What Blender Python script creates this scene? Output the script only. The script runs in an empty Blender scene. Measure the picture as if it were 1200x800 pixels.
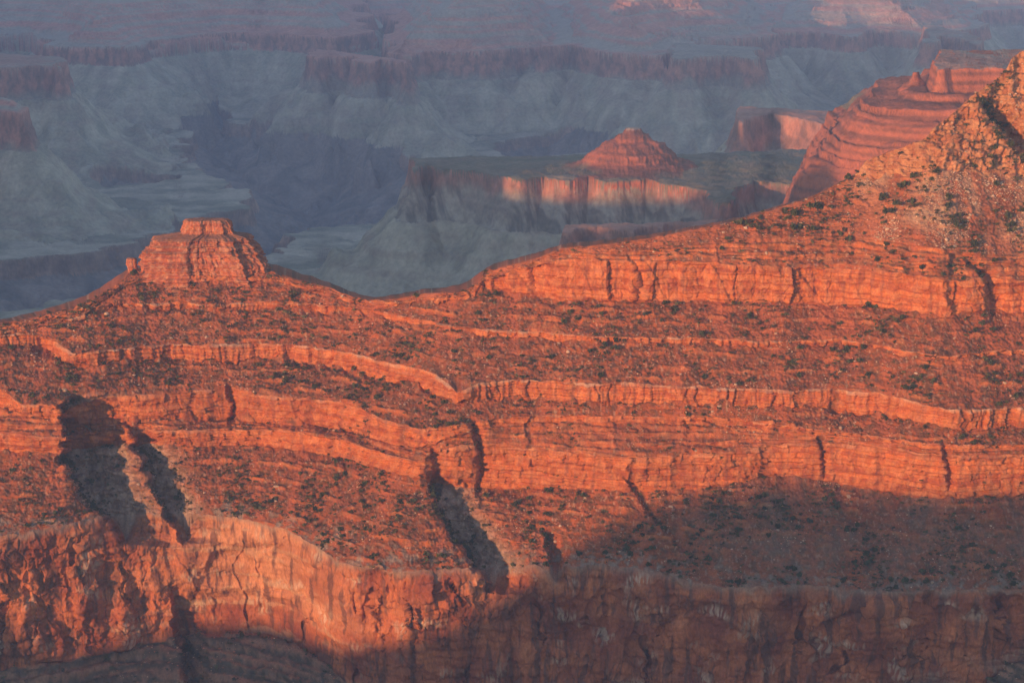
import bpy, math, random
import numpy as np
from concurrent.futures import ThreadPoolExecutor
from mathutils import Vector
F4 = np.float32
rng = np.random.default_rng(7)
random.seed(7)
C = bpy.context.scene.collection
PI = math.pi

# ------------------------------------------------------------------ camera model
PITCH = math.radians(-11.5)
FPX = 600.0 / math.tan(math.radians(12.5))          # focal length in 1200-px units
cp, sp = math.cos(PITCH), math.sin(PITCH)


def ray(px, py):
    """direction through a photo pixel, scaled so that its y component is 1"""
    a = (np.asarray(px, float) - 600.0) / FPX
    b = (400.0 - np.asarray(py, float)) / FPX
    dy = cp - b * sp
    dz = sp + b * cp
    return a / dy, dz / dy


def proj(P):
    """world -> photo pixel"""
    X, Y, Z = P[..., 0], P[..., 1], P[..., 2]
    d = Y * cp + Z * sp
    u = -Y * sp + Z * cp
    return 600 + FPX * X / d, 400 - FPX * u / d


# ------------------------------------------------------------------ noise
_ang = rng.random(256) * 2 * PI
_G2 = np.stack([np.cos(_ang), np.sin(_ang)], 1).astype(F4)
_g3 = rng.normal(size=(256, 3))
_G3 = (_g3 / np.linalg.norm(_g3, axis=1)[:, None]).astype(F4)


def _h(ix, iy, iz, seed):
    with np.errstate(over='ignore'):
        h = ix.astype(np.uint32) * np.uint32(374761393) + iy.astype(np.uint32) * np.uint32(668265263)
        if iz is not None:
            h = h + iz.astype(np.uint32) * np.uint32(2246822519)
        h = h + np.uint32((seed * 3266489917) & 0xffffffff)
        h ^= h >> np.uint32(15)
        h = h * np.uint32(2246822519)
        h ^= h >> np.uint32(13)
        h = h * np.uint32(3266489917)
        h ^= h >> np.uint32(16)
    return h


def _fade(t):
    return t * t * t * (t * (t * 6 - 15) + 10)


BLK = 1 << 16
POOL = ThreadPoolExecutor(4)


def blocks(fn, arrs, seed):
    """noise in cache-sized pieces"""
    arrs = np.broadcast_arrays(*[np.asarray(q, F4) for q in arrs])
    shp = arrs[0].shape
    if arrs[0].size <= BLK:
        return fn(*arrs, seed)
    fl = [np.ascontiguousarray(q).ravel() for q in arrs]
    out = np.empty(fl[0].size, F4)

    def one(i):
        out[i:i + BLK] = fn(*[q[i:i + BLK] for q in fl], seed)
    list(POOL.map(one, range(0, out.size, BLK)))
    return out.reshape(shp)


def _n2(x, y, seed):
    fx = np.floor(x); fy = np.floor(y)
    ix = fx.astype(np.int32); iy = fy.astype(np.int32)
    tx = x - fx; ty = y - fy
    u = _fade(tx); v = _fade(ty)
    r = []
    for dy in (0, 1):
        for dx in (0, 1):
            g = _G2[_h(ix + dx, iy + dy, None, seed) & np.uint32(255)]
            r.append(g[..., 0] * (tx - dx) + g[..., 1] * (ty - dy))
    a = r[0] + u * (r[1] - r[0]); b = r[2] + u * (r[3] - r[2])
    return (a + v * (b - a)) * F4(1.5)


def _n3(x, y, z, seed):
    fx = np.floor(x); fy = np.floor(y); fz = np.floor(z)
    ix = fx.astype(np.int32); iy = fy.astype(np.int32); iz = fz.astype(np.int32)
    tx = x - fx; ty = y - fy; tz = z - fz
    u = _fade(tx); v = _fade(ty); w = _fade(tz)
    out = None
    for dz in (0, 1):
        r = []
        for dy in (0, 1):
            for dx in (0, 1):
                g = _G3[_h(ix + dx, iy + dy, iz + dz, seed) & np.uint32(255)]
                r.append(g[..., 0] * (tx - dx) + g[..., 1] * (ty - dy) + g[..., 2] * (tz - dz))
        a = r[0] + u * (r[1] - r[0]); b = r[2] + u * (r[3] - r[2])
        c = a + v * (b - a)
        out = c if out is None else out + w * (c - out)
    return out * F4(1.5)


def n2(x, y, seed=0):
    return blocks(_n2, (x, y), seed)


def n3(x, y, z, seed=0):
    return blocks(_n3, (x, y, z), seed)


def fbm2(x, y, o=4, seed=0, gain=.5):
    s = 0; a = 1.0
    for i in range(o):
        s = s + a * n2(x * 2.03 ** i, y * 2.03 ** i, seed + i * 17)
        a *= gain
    return s


def fbm3(x, y, z, o=3, seed=0, gain=.5):
    s = 0; a = 1.0
    for i in range(o):
        f = 2.03 ** i
        s = s + a * n3(x * f, y * f, z * f, seed + i * 17)
        a *= gain
    return s


def ridged2(x, y, o=4, seed=0, gain=.5):
    s = 0; a = 1.0
    for i in range(o):
        s = s + a * (1 - 2 * np.abs(n2(x * 2.03 ** i, y * 2.03 ** i, seed + i * 17)))
        a *= gain
    return s


def sstep(a, b, x):
    t = np.clip((x - a) / (b - a), 0, 1)
    return t * t * (3 - 2 * t)


def rnd1(i, seed=0):
    return (_h(np.asarray(i).astype(np.int32), np.zeros_like(np.asarray(i)).astype(np.int32) + 5, None, seed) & np.uint32(65535)).astype(F4) / 65535.0


def gauss(y, s):
    if s <= 0:
        return y
    r = int(3 * s)
    k = np.exp(-0.5 * (np.arange(-r, r + 1) / s) ** 2); k /= k.sum()
    return np.convolve(np.pad(y, r, mode='edge'), k, mode='valid')


def mix(a, b, t):
    return a + (b - a) * t[..., None]


# ------------------------------------------------------------------ materials
def new_mat(name):
    m = bpy.data.materials.new(name)
    m.use_nodes = True
    nt = m.node_tree
    for n in list(nt.nodes):
        nt.nodes.remove(n)
    out = nt.nodes.new('ShaderNodeOutputMaterial')
    b = nt.nodes.new('ShaderNodeBsdfPrincipled')
    b.inputs['Roughness'].default_value = 0.95
    b.inputs['Specular IOR Level'].default_value = 0.12
    nt.links.new(b.outputs[0], out.inputs[0])
    return m, nt, b


def rock_mat(name, scale=1.0, var=0.35, bump=0.6, stretch=(1, 1, 1)):
    """rock colour held per point of the surface, broken up by procedural noise and bump"""
    m, nt, b = new_mat(name)
    N, L = nt.nodes.new, nt.links.new
    at = N('ShaderNodeAttribute'); at.attribute_name = 'rock'
    geo = N('ShaderNodeNewGeometry')
    mp = N('ShaderNodeMapping'); mp.inputs['Scale'].default_value = stretch
    L(geo.outputs['Position'], mp.inputs['Vector'])
    a = N('ShaderNodeTexNoise'); a.inputs['Scale'].default_value = 0.55 * scale
    a.inputs['Detail'].default_value = 5; a.inputs['Roughness'].default_value = .65
    L(mp.outputs[0], a.inputs['Vector'])
    c = N('ShaderNodeTexNoise'); c.inputs['Scale'].default_value = 0.09 * scale
    c.inputs['Detail'].default_value = 4
    L(mp.outputs[0], c.inputs['Vector'])
    ra = N('ShaderNodeMapRange'); ra.inputs['From Min'].default_value = .25; ra.inputs['From Max'].default_value = .75
    ra.inputs['To Min'].default_value = 1 - var; ra.inputs['To Max'].default_value = 1 + var
    L(a.outputs['Fac'], ra.inputs['Value'])
    rc = N('ShaderNodeMapRange'); rc.inputs['From Min'].default_value = .3; rc.inputs['From Max'].default_value = .7
    rc.inputs['To Min'].default_value = .86; rc.inputs['To Max'].default_value = 1.14
    L(c.outputs['Fac'], rc.inputs['Value'])
    mu = N('ShaderNodeMath'); mu.operation = 'MULTIPLY'
    L(ra.outputs[0], mu.inputs[0]); L(rc.outputs[0], mu.inputs[1])
    vm = N('ShaderNodeVectorMath'); vm.operation = 'SCALE'
    L(at.outputs['Color'], vm.inputs[0]); L(mu.outputs[0], vm.inputs['Scale'])
    L(vm.outputs[0], b.inputs['Base Color'])
    bp = N('ShaderNodeBump'); bp.inputs['Strength'].default_value = bump
    bp.inputs['Distance'].default_value = 1.2 / scale
    L(a.outputs['Fac'], bp.inputs['Height'])
    L(bp.outputs[0], b.inputs['Normal'])
    return m


M_NEAR = rock_mat('red_sandstone', 1.0, .34, .7)
M_WALL = rock_mat('stained_limestone', 1.0, .32, .7, (1, 1, .45))
M_FAR = rock_mat('far_rock', .16, .26, .6)


def plain_mat(name, col, var=.3, scale=.8):
    m, nt, b = new_mat(name)
    N, L = nt.nodes.new, nt.links.new
    geo = N('ShaderNodeNewGeometry')
    a = N('ShaderNodeTexNoise'); a.inputs['Scale'].default_value = scale; a.inputs['Detail'].default_value = 4
    L(geo.outputs['Position'], a.inputs['Vector'])
    cr = N('ShaderNodeValToRGB')
    cr.color_ramp.elements[0].position = .3; cr.color_ramp.elements[1].position = .7
    cr.color_ramp.elements[0].color = [c * (1 - var) for c in col] + [1]
    cr.color_ramp.elements[1].color = [c * (1 + var) for c in col] + [1]
    L(a.outputs['Fac'], cr.inputs['Fac'])
    L(cr.outputs[0], b.inputs['Base Color'])
    return m


# ------------------------------------------------------------------ object helpers
def tag(o, label=None, cat=None, group=None, kind=None):
    for k, v in (('label', label), ('category', cat), ('group', group), ('kind', kind)):
        if v:
            o[k] = v
    return o


def mesh_raw(name, V, F, cols=None, mat=None, smooth=True):
    """V (n,3), F (m,k) faces of one size -> one mesh object"""
    me = bpy.data.meshes.new(name)
    V = np.ascontiguousarray(V, F4); F = np.ascontiguousarray(F, np.int32)
    k = F.shape[1]
    me.vertices.add(len(V)); me.vertices.foreach_set('co', V.ravel())
    me.loops.add(F.size); me.loops.foreach_set('vertex_index', F.ravel())
    me.polygons.add(len(F)); me.polygons.foreach_set('loop_start', np.arange(0, F.size, k, dtype=np.int32))
    me.update(calc_edges=True)
    me.polygons.foreach_set('use_smooth', np.full(len(F), smooth))
    if cols is not None:
        a = me.attributes.new('rock', 'FLOAT_COLOR', 'POINT')
        c4 = np.ones((len(V), 4), F4); c4[:, :3] = np.clip(cols, 0.004, 1)
        a.data.foreach_set('color', c4.ravel())
    me.validate()
    if mat:
        me.materials.append(mat)
    o = bpy.data.objects.new(name, me)
    C.objects.link(o)
    return o


def grid_faces(R, Cc):
    i = np.arange(R * Cc, dtype=np.int32).reshape(R, Cc)
    return np.stack([i[:-1, :-1], i[1:, :-1], i[1:, 1:], i[:-1, 1:]], -1).reshape(-1, 4)


def grid_object(name, P, cols, mat, fmask=None, smooth=True, flip=False):
    R, Cc = P.shape[:2]
    F = grid_faces(R, Cc)
    if fmask is not None:
        F = F[fmask.ravel()]
    if flip:
        F = F[:, ::-1]
    used, inv = np.unique(F, return_inverse=True)
    return mesh_raw(name, P.reshape(-1, 3)[used], inv.reshape(F.shape), cols.reshape(-1, 3)[used], mat, smooth)


def grid_normals(P):
    du = np.gradient(P, axis=1); dv = np.gradient(P, axis=0)
    n = np.cross(dv, du)
    n /= np.linalg.norm(n, axis=-1, keepdims=True) + 1e-9
    return n

# ------------------------------------------------------------------ sun
SUN_AZ = math.radians(39)      # to the left of straight behind the camera
SUN_EL = math.radians(6.0)
S = np.array([-math.sin(SUN_AZ) * math.cos(SUN_EL), -math.cos(SUN_AZ) * math.cos(SUN_EL), math.sin(SUN_EL)])

# ================================================================== THE NEAR RIDGE
# ledge lines of the ridge as seen in the photograph (photo pixels); each gets the distance its stratum gives it
def line(pts, xs):
    p = np.array(pts, float)
    return np.interp(xs, p[:, 0], p[:, 1])


PX0, PX1, DPX = -330.0, 1540.0, 0.92
xs = np.arange(PX0, PX1 + .1, DPX)
NC = len(xs)

yA = line([(-130, 400), (0, 379), (40, 373), (95, 359), (130, 339), (150, 323), (200, 319), (300, 319), (318, 319), (345, 328), (385, 337),
           (412, 348), (438, 353), (470, 350), (490, 345), (540, 343), (560, 334), (568, 318), (598, 312), (630, 303), (640, 299), (660, 291),
           (700, 288), (760, 280), (800, 272), (860, 260), (900, 248), (950, 232), (985, 214), (1005, 203), (1013, 190), (1040, 178),
           (1080, 165), (1098, 147), (1120, 130), (1145, 108), (1165, 96), (1180, 81), (1186, 68), (1200, 58), (1300, 22), (1400, 40), (1540, 30)], xs)
yS = line([(-130, 402), (995, 212), (1005, 208), (1060, 206), (1130, 201), (1160, 204), (1200, 207), (1330, 215)], xs) + 9 * fbm2(xs / 22, xs * 0, 3, 25)   # foot of the buff crag
yB = line([(570, 322), (600, 316), (640, 303), (660, 297), (700, 296), (760, 293), (800, 289), (850, 284), (900, 278), (930, 275),
           (985, 275), (1010, 281), (1050, 284), (1100, 290), (1130, 297), (1170, 298), (1200, 300), (1330, 310)], xs)
yC = line([(570, 326), (600, 318), (640, 309), (660, 304), (740, 305), (830, 308), (900, 312), (950, 314), (1000, 316), (1060, 320),
           (1100, 328), (1120, 330), (1160, 325), (1200, 330), (1330, 340)], xs)
yD = line([(560, 336), (575, 339), (600, 342), (640, 350), (680, 352), (750, 353), (830, 353), (870, 354), (900, 353), (960, 357),
           (1040, 360), (1060, 366), (1110, 371), (1140, 365), (1165, 362), (1200, 368), (1330, 375)], xs)
yE = line([(-130, 408), (0, 384), (40, 380), (95, 366), (110, 356), (130, 356), (185, 356), (210, 353), (235, 358), (260, 357), (300, 354),
           (350, 357), (410, 360), (440, 362), (470, 370), (540, 383), (600, 388), (650, 391), (700, 395), (760, 396), (850, 398),
           (880, 400), (930, 400), (985, 397), (1000, 400), (1035, 406), (1070, 413), (1110, 418), (1150, 413), (1200, 410), (1330, 408)], xs)
hE = line([(-130, 2), (90, 2), (120, 5), (300, 6), (440, 6), (540, 5), (760, 6), (850, 6), (985, 4), (1200, 4), (1330, 4)], xs)
yF = line([(-130, 385), (0, 386), (15, 386), (45, 391), (65, 400), (85, 414), (105, 413), (120, 411), (150, 408), (170, 405), (200, 403), (230, 404),
           (300, 403), (345, 404), (375, 408), (410, 413), (430, 418), (450, 425), (470, 429), (490, 432), (510, 438), (525, 450),
           (535, 459), (545, 457), (560, 450), (600, 445), (640, 446), (690, 450), (740, 448), (760, 450), (790, 453), (820, 452),
           (845, 456), (880, 455), (930, 458), (975, 455), (990, 458), (1025, 460), (1050, 465), (1080, 473), (1110, 480), (1150, 480),
           (1180, 478), (1330, 482)], xs)
yG = line([(-130, 402), (0, 401), (40, 406), (55, 411), (85, 429), (105, 428), (130, 424), (160, 421), (200, 420), (240, 424), (300, 422),
           (345, 420), (375, 428), (400, 432), (430, 437), (440, 443), (460, 450), (490, 452), (510, 456), (520, 466), (532, 475),
           (545, 470), (600, 466), (640, 470), (670, 473), (740, 473), (800, 474), (850, 475), (900, 476), (950, 478), (1000, 487),
           (1050, 490), (1080, 496), (1110, 503), (1150, 505), (1330, 505)], xs)
yH = line([(-130, 470), (0, 456), (14, 466), (25, 475), (60, 474), (78, 481), (90, 475), (120, 466), (160, 463), (200, 461), (250, 456), (275, 454), (300, 463),
           (350, 466), (400, 471), (425, 480), (450, 491), (480, 499), (500, 505), (520, 500), (545, 496), (580, 491), (620, 487),
           (680, 487), (740, 488), (800, 488), (860, 490), (900, 497), (950, 502), (1000, 507), (1040, 513), (1080, 519), (1120, 521),
           (1330, 522)], xs)
yH2 = line([(-130, 480), (0, 478), (70, 494), (120, 495), (200, 495), (260, 494), (300, 493), (350, 497), (400, 505), (430, 514), (460, 523),
            (490, 529), (510, 520), (540, 508), (580, 499), (620, 494), (740, 495), (860, 497), (900, 503), (950, 508), (1000, 512),
            (1040, 518), (1080, 525), (1330, 527)], xs)
yI = line([(-130, 500), (0, 508), (70, 512), (120, 505), (170, 503), (200, 504), (280, 504), (300, 503), (350, 506), (400, 516), (430, 525),
           (460, 534), (490, 540), (510, 531), (540, 521), (580, 523), (620, 526), (660, 529), (700, 533), (740, 537), (780, 534),
           (830, 532), (870, 529), (900, 521), (950, 519), (1000, 520), (1040, 524), (1080, 531), (1120, 533), (1330, 534)], xs)
yJ = line([(-130, 530), (0, 528), (70, 531), (120, 522), (170, 521), (200, 521), (230, 524), (280, 521), (320, 524), (350, 526), (400, 537),
           (430, 545), (460, 553), (490, 560), (510, 567), (540, 571), (600, 573), (640, 572), (700, 574), (760, 576), (820, 573),
           (870, 565), (910, 556), (960, 562), (1000, 570), (1050, 580), (1100, 584), (1150, 582), (1330, 578)], xs)
yKs = line([(-130, 626), (0, 628), (40, 621), (80, 614), (120, 606), (160, 602), (200, 601), (250, 604), (300, 611), (340, 622), (370, 640),
            (395, 656), (420, 664), (450, 668), (520, 668), (600, 666), (650, 664), (700, 662), (740, 664), (790, 676), (850, 688),
            (900, 688), (950, 686), (1000, 690), (1050, 694), (1100, 691), (1330, 690)], xs)
yK = yKs.copy()
for nx, dy, w in ((148, 26, 9), (218, 22, 9), (578, 17, 8), (650, 13, 8), (800, 8, 10), (512, 8, 5), (455, 7, 5), (30, 7, 8), (70, 6, 7), (395, 5, 5),
                  (900, 8, 8), (990, 9, 10), (1110, 8, 9), (1180, 7, 8)):
    yK += dy * np.clip(1 - np.abs(xs - nx) / (w * 1.6), 0, 1) ** 1.2
yK += 3.0 * fbm2(xs / 14, xs * 0, 3, 3) + np.where(xs > 420, 6.5, 2) * fbm2(xs / 42, xs * 0, 3, 4)
yM = line([(-130, 800), (0, 786), (75, 773), (130, 765), (170, 755), (210, 747), (240, 743), (300, 744), (340, 752), (375, 772), (400, 795),
           (430, 818), (480, 842), (600, 862), (900, 872), (1050, 862), (1130, 815), (1200, 772), (1330, 730)], xs)

yB = np.where(xs < 566, yA + 4, np.maximum(yB, yA + 3))
yC = np.where(xs < 566, yB + 2, np.maximum(yC, yB + 1.5))
yD = np.where(xs < 566, yC + 2, np.maximum(yD, yC + 2))
yS = np.where(xs < 1000, yA + 1.2, np.maximum(np.minimum(yS, yB - 10), yA + 1.2))
yS = np.minimum(yS, yB - 1)
yE = np.maximum(yE, yD + 3)
yE2 = yE + hE
yF = np.maximum(yF, yE2 + 1.5)
yG = np.maximum(yG, yF + 6)
yH = np.maximum(yH, yG + 4)

# small irregular waves on every ledge so that no line is drawn with a ruler
def wob(y, a, s, seed):
    return y + a * fbm2(xs / s, xs * 0 + seed, 3, seed)
yC = wob(yC, 2.2, 16, 11); yD = wob(yD, 3.0, 18, 12); yE = wob(yE, 1.3, 15, 13); yF = wob(yF, 1.4, 14, 14); yG = wob(yG, 1.8, 11, 15)
yH = wob(yH, 1.6, 13, 16); yH2 = wob(yH2, 1.6, 13, 17); yI = wob(yI, 1.8, 15, 18); yJ = wob(yJ, 2.5, 14, 19); yM = wob(yM, 5, 30, 20)
yA = yA + np.where((xs > 330) & (xs < 560), .8, 1.6) * fbm2(xs / 9, xs * 0, 3, 21)
yE2 = yE + hE * np.clip(.95 + .5 * n2(xs / 9, xs * 0, 22) + 1.1 * fbm2(xs / 45, xs * 0, 2, 26), .12, 1.8)
yG = yF + (yG - yF) * np.clip(.95 + .5 * fbm2(xs / 26, xs * 0, 3, 27), .45, 1.25)
yH2 = yH + (yH2 - yH) * np.clip(.95 + .55 * fbm2(xs / 30, xs * 0, 3, 28), .35, 1.3)


def mz(y):
    return ray(xs, y)[1]


def on_slope(Y0, z0, y, tan_a):
    return (z0 - tan_a * Y0) / (mz(y) - tan_a)


def on_plane(zz, y, s):
    return gauss(zz / mz(y), s / DPX)


D2 = {}
zE = -398.0
Y_E = on_plane(np.full(NC, zE), yE, 14)
_j = int((118 - PX0) / DPX)
Y_E = np.where(xs < 118, Y_E[_j] - .25 * (118 - xs), Y_E)
Y_E = gauss(Y_E, 6)
Z_E = Y_E * mz(yE)
lowslope = lambda Y0, y0, y, t: on_slope(Y0, Y0 * mz(y0), y, t)


def cliff_down(Y0, y0, y, batter):
    """foot of a cliff below (Y0,y0)"""
    return (Y0 + Y0 * mz(y0) * batter) / (1 + batter * mz(y))   # Y = Y0 - batter*(z0-z)


def next_ledge(Yp, yp, y, tan_a, s_plane=220, s=12):
    """ledge top below a slope: nearly level stratum, slope tan_a on average"""
    Yn = lowslope(Yp, yp, y, tan_a)
    z = gauss(Yn * mz(y), s_plane / DPX)
    Yl = on_plane(z, y, s)
    return np.minimum(.55 * Yl + .45 * gauss(Yn, 10 / DPX), Yp - 1.0)


Y_E2 = cliff_down(Y_E, yE, yE2, .35)
Y_D = lowslope(Y_E, yE, yD, math.tan(math.radians(31)))
Y_D = .25 * Y_D + .75 * gauss(Y_D, 14)
Y_C = cliff_down(Y_D, yD, yC, .16)
Y_B = lowslope(Y_C, yC, yB, math.tan(math.radians(38)))
Y_S = lowslope(Y_B, yB, yS, math.tan(math.radians(35)))
Y_A = lowslope(Y_S, yS, yA, math.tan(math.radians(54)))
Y_F = next_ledge(Y_E2, yE2, yF, math.tan(math.radians(32)))
Y_G = cliff_down(Y_F, yF, yG, .22)
Y_H = next_ledge(Y_G, yG, yH, math.tan(math.radians(32)))
Y_H2 = cliff_down(Y_H, yH, yH2, .35)
Y_I = next_ledge(Y_H2, yH2, yI, math.tan(math.radians(40)))
Y_J = cliff_down(Y_I, yI, yJ, .42)
Y_K = next_ledge(Y_J, yJ, yKs, math.tan(math.radians(33)), 200, 12)
Y_M = cliff_down(Y_K, yKs, yM, .16)
yN = yM + 150
Y_N = lowslope(Y_M, yM, yN, math.tan(math.radians(33)))

# segment list: (line a, line b, rows, kind)
segs = [
    ((yA, Y_A), (yS, Y_S), 130, 'crag'),
    ((yS, Y_S), (yB, Y_B), 110, 'hill'),
    ((yB, Y_B), (yC, Y_C), 55, 'ledgy'),
    ((yC, Y_C), (yD, Y_D), 75, 'block'),
    ((yD, Y_D), (yE, Y_E), 62, 'slope'),
    ((yE, Y_E), (yE2, Y_E2), 12, 'flute'),
    ((yE2, Y_E2), (yF, Y_F), 76, 'slope'),
    ((yF, Y_F), (yG, Y_G), 40, 'flute'),
    ((yG, Y_G), (yH, Y_H), 60, 'slope'),
    ((yH, Y_H), (yH2, Y_H2), 36, 'bed'),
    ((yH2, Y_H2), (yI, Y_I), 40, 'ledgy'),
    ((yI, Y_I), (yJ, Y_J), 62, 'bed'),
    ((yJ, Y_J), (yKs, Y_K), 130, 'low'),
    ((yK, Y_K), (yM, Y_M), 190, 'wall'),
    ((yM, Y_M), (yN, Y_N), 60, 'base'),
]
KINDS = ['crag', 'hill', 'ledgy', 'block', 'slope', 'flute', 'bed', 'low', 'wall', 'base', 'back']
rows_px, rows_py, rows_Y, rows_kind, rows_t, rows_seg = [], [], [], [], [], []
for si, ((ya, Ya), (yb, Yb), n, kd) in enumerate(segs):
    if kd == 'wall':
        yb_prev = yKs
    last = si == len(segs) - 1
    sm = 26 if kd in ('slope', 'low', 'hill', 'ledgy', 'base') else 5
    Ya_s, Yb_s = gauss(Ya, sm), gauss(Yb, sm)
    za0, zb0 = Ya * mz(ya), Yb * mz(yb)
    za_s, zb_s = gauss(za0, sm), gauss(zb0, sm)
    Ya0, Yb0 = Ya, Yb
    ts = np.linspace(0, 1, n, endpoint=last)
    for t in ts:
        yy = ya + (yb - ya) * t
        # heights follow the line in the world, not on the picture
        wm = min(1.0, 7 * t, 7 * (1 - t)); wm = wm * wm * (3 - 2 * wm)
        if si < 4:
            wm *= .6
        Ya = Ya0 + (Ya_s - Ya0) * wm; Yb = Yb0 + (Yb_s - Yb0) * wm
        za = za0 + (za_s - za0) * wm; zb = zb0 + (zb_s - zb0) * wm
        tt = np.full(NC, t)
        if kd in ('ledgy', 'hill', 'low', 'base', 'bed', 'slope'):
            # treads and risers: split the run into short cliffs and benches
            nst = {'ledgy': 3, 'hill': 4, 'low': 7, 'base': 6, 'bed': 4, 'slope': 3}[kd]
            st = {'ledgy': .75, 'hill': .1, 'low': .3, 'base': .6, 'bed': .5, 'slope': .22}[kd]
            ph = .35 * n2(xs / 60, xs * 0 + si * 3.1, 5 + si)
            u = t * nst + ph * (4 * t * (1 - t))
            fr = u - np.floor(u)
            ease = np.floor(u) + sstep(.0, .75, fr)
            amp = st * np.clip(.5 + 1.3 * n2(xs / 35, np.floor(u) * 7.3 + si * 11, 8), 0, 1.3)
            d_t = (ease - u) / nst * amp
            tt = np.clip(t + d_t * 4 * min(t, 1 - t) * 1.0, 0, 1) if 0 < t < 1 else tt
            Y = Ya + (Yb - Ya) * tt
            z = za + (zb - za) * t
        else:
            Y = Ya + (Yb - Ya) * t
            z = za + (zb - za) * t
        rows_px.append(xs); rows_Y.append(Y); rows_py.append(yy); rows_t.append(np.full(NC, t))
        rows_kind.append(KINDS.index(kd)); rows_seg.append(si)
        rows_px[-1] = z
Yg = np.array(rows_Y); Zg = np.array(rows_px); Pyg = np.array(rows_py); Tg = np.array(rows_t)
kind = np.array(rows_kind); seg = np.array(rows_seg)
R = len(kind)
PXg = np.broadcast_to(xs, (R, NC))
P = np.empty((R, NC, 3))
a0 = (PXg - 600.0) / FPX
P[..., 1] = Yg; P[..., 2] = Zg
P[..., 0] = a0 * (Yg * cp + Zg * sp)
px_, py_ = proj(P)
KM = {k: (kind == KINDS.index(k))[:, None] for k in KINDS}
cliffy = (KM['block'] | KM['flute'] | KM['bed'] | KM['wall'] | KM['crag']) * np.ones((1, NC), bool)

# ---- gullies: push the surface back along the view
JIT = 6 * fbm2(py_ / 26, PXg / 30, 4, 77, .62) + 4 * np.tanh(2.5 * n2(P[..., 2] / 7.5, PXg / 400, 79))


def carve(path, depth, wl, wr, top_fade=12, bot_fade=10):
    """gully along a path on the slope: steep left wall, gentler right wall"""
    p = np.array(path, float)
    cx = np.interp(py_, p[:, 1], p[:, 0])
    dep = np.interp(py_, p[:, 1], p[:, 2]) if p.shape[1] > 2 else 1.0
    m = sstep(p[0, 1] - top_fade, p[0, 1] + top_fade, py_) * (1 - sstep(p[-1, 1], p[-1, 1] + bot_fade, py_))
    dx = PXg + JIT * min(1.0, wr / 60.0) - cx
    f = np.where(dx < 0, np.clip(1 + dx / wl, 0, 1), np.clip(1 - dx / wr, 0, 1))
    f = f * f * (3 - 2 * f)
    return depth * dep * f * m


push = np.zeros((R, NC))
push += carve([(80, 466, .75), (79, 500, 1.0), (82, 550, 1.15), (100, 584, 1.0), (128, 610, .75), (150, 632, .35)], 62, 9, 98)
push += carve([(151, 496, .4), (171, 540, .9), (182, 575, 1.15), (200, 606, .9), (218, 628, .5)], 40, 8, 56)
push += carve([(508, 556, .3), (520, 595, .75), (535, 630, 1.15), (556, 660, 1), (577, 684, .55)], 46, 9, 66, 8)
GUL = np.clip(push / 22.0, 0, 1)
push += carve([(640, 622, .6), (648, 650, 1), (652, 676, .8)], 18, 8, 26, 6)
push += carve([(735, 560, .6), (760, 600, .8), (800, 640, .6)], 9, 5, 24, 8)
push += carve([(552, 492, .7), (562, 530, 1), (561, 572, .7)], 14, 5, 12, 5)
push += carve([(508, 525, .7), (512, 560, 1), (510, 572, .7)], 9, 4, 9, 5)
push += carve([(267, 452, .6), (273, 475, 1), (270, 498, .7)], 12, 4, 14, 5)
push += carve([(1148, 118, .5), (1166, 146, 1), (1200, 178, 1), (1230, 215, .5)], 30, 9, 45, 8)
push += carve([(1106, 285, .4), (1118, 300, .7), (1112, 345, .6), (1122, 372, .3)], 9, 6, 24)
push += carve([(1128, 300, .5), (1155, 325, 1), (1160, 352, .7), (1165, 380, .3)], 12, 6, 28)
push += carve([(960, 512, .8), (963, 530, 1), (965, 552, .7)], 9, 4, 10, 4)
push += carve([(1105, 520, .8), (1112, 550, 1), (1112, 568, .7)], 9, 4, 10, 4)
push += carve([(206, 690, .4), (212, 735, 1), (222, 800, 1), (226, 900, .8)], 34, 9, 34, 10, 60)
push += carve([(738, 300, .7), (750, 330, 1), (745, 350, .6)], 6, 4, 10, 4)

# ---- wall relief of the great lower cliff
Xw, Yw, Zw = P[..., 0], P[..., 1], P[..., 2]
wallm = (KM['wall'] * np.ones((1, NC))) * np.clip(np.minimum(Tg * 8, 1), 0, 1)
rug = np.interp(PXg, [-130, 140, 200, 380, 420, 1330], [.62, .62, .3, .25, .42, .4])
r = kind == KINDS.index('wall'); x_, z_, p_, t_ = Xw[r], Zw[r], PXg[r], Tg[r]; wm_, rg_ = wallm[r], rug[r]
warp = 6 * n2(x_ / 40, z_ / 30, 91)
cells = np.abs(n2((x_ + warp) / 26, z_ / 240, 31))
crack = np.exp(-(n2((x_ + warp + 5 * n2(x_ / 18, z_ / 18, 34)) / 48, z_ / 190, 35) / .022) ** 2) * np.clip(.4 + 1.6 * n2(x_ / 60, z_ / 45, 39), 0, 1)
pw = rg_ * (15 * ridged2((x_ + warp) / 60, z_ / 420, 3, 33) * -.6 + 9 * (.35 - cells)) + np.where(p_ > 410, 11, 6) * crack
pw = pw + np.where(p_ > 410, 12.0, 2.0) * sstep(0, 1, np.abs(p_ - 410) / 40 + .2) * fbm2((x_ + warp) / 85, z_ / 150, 3, 40) + 5.5 * fbm2(x_ / 70, z_ / 45, 3, 36) + 1.2 * np.tanh(3 * n2(x_ / 90, z_ / 14 + .4 * n2(x_ / 50, z_ / 50, 38), 37))
# the amphitheatre's arched overhang
pw = pw + np.exp(-((p_ - 290) / 75) ** 2) * 9 * sstep(0.60, .68, t_)
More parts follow.
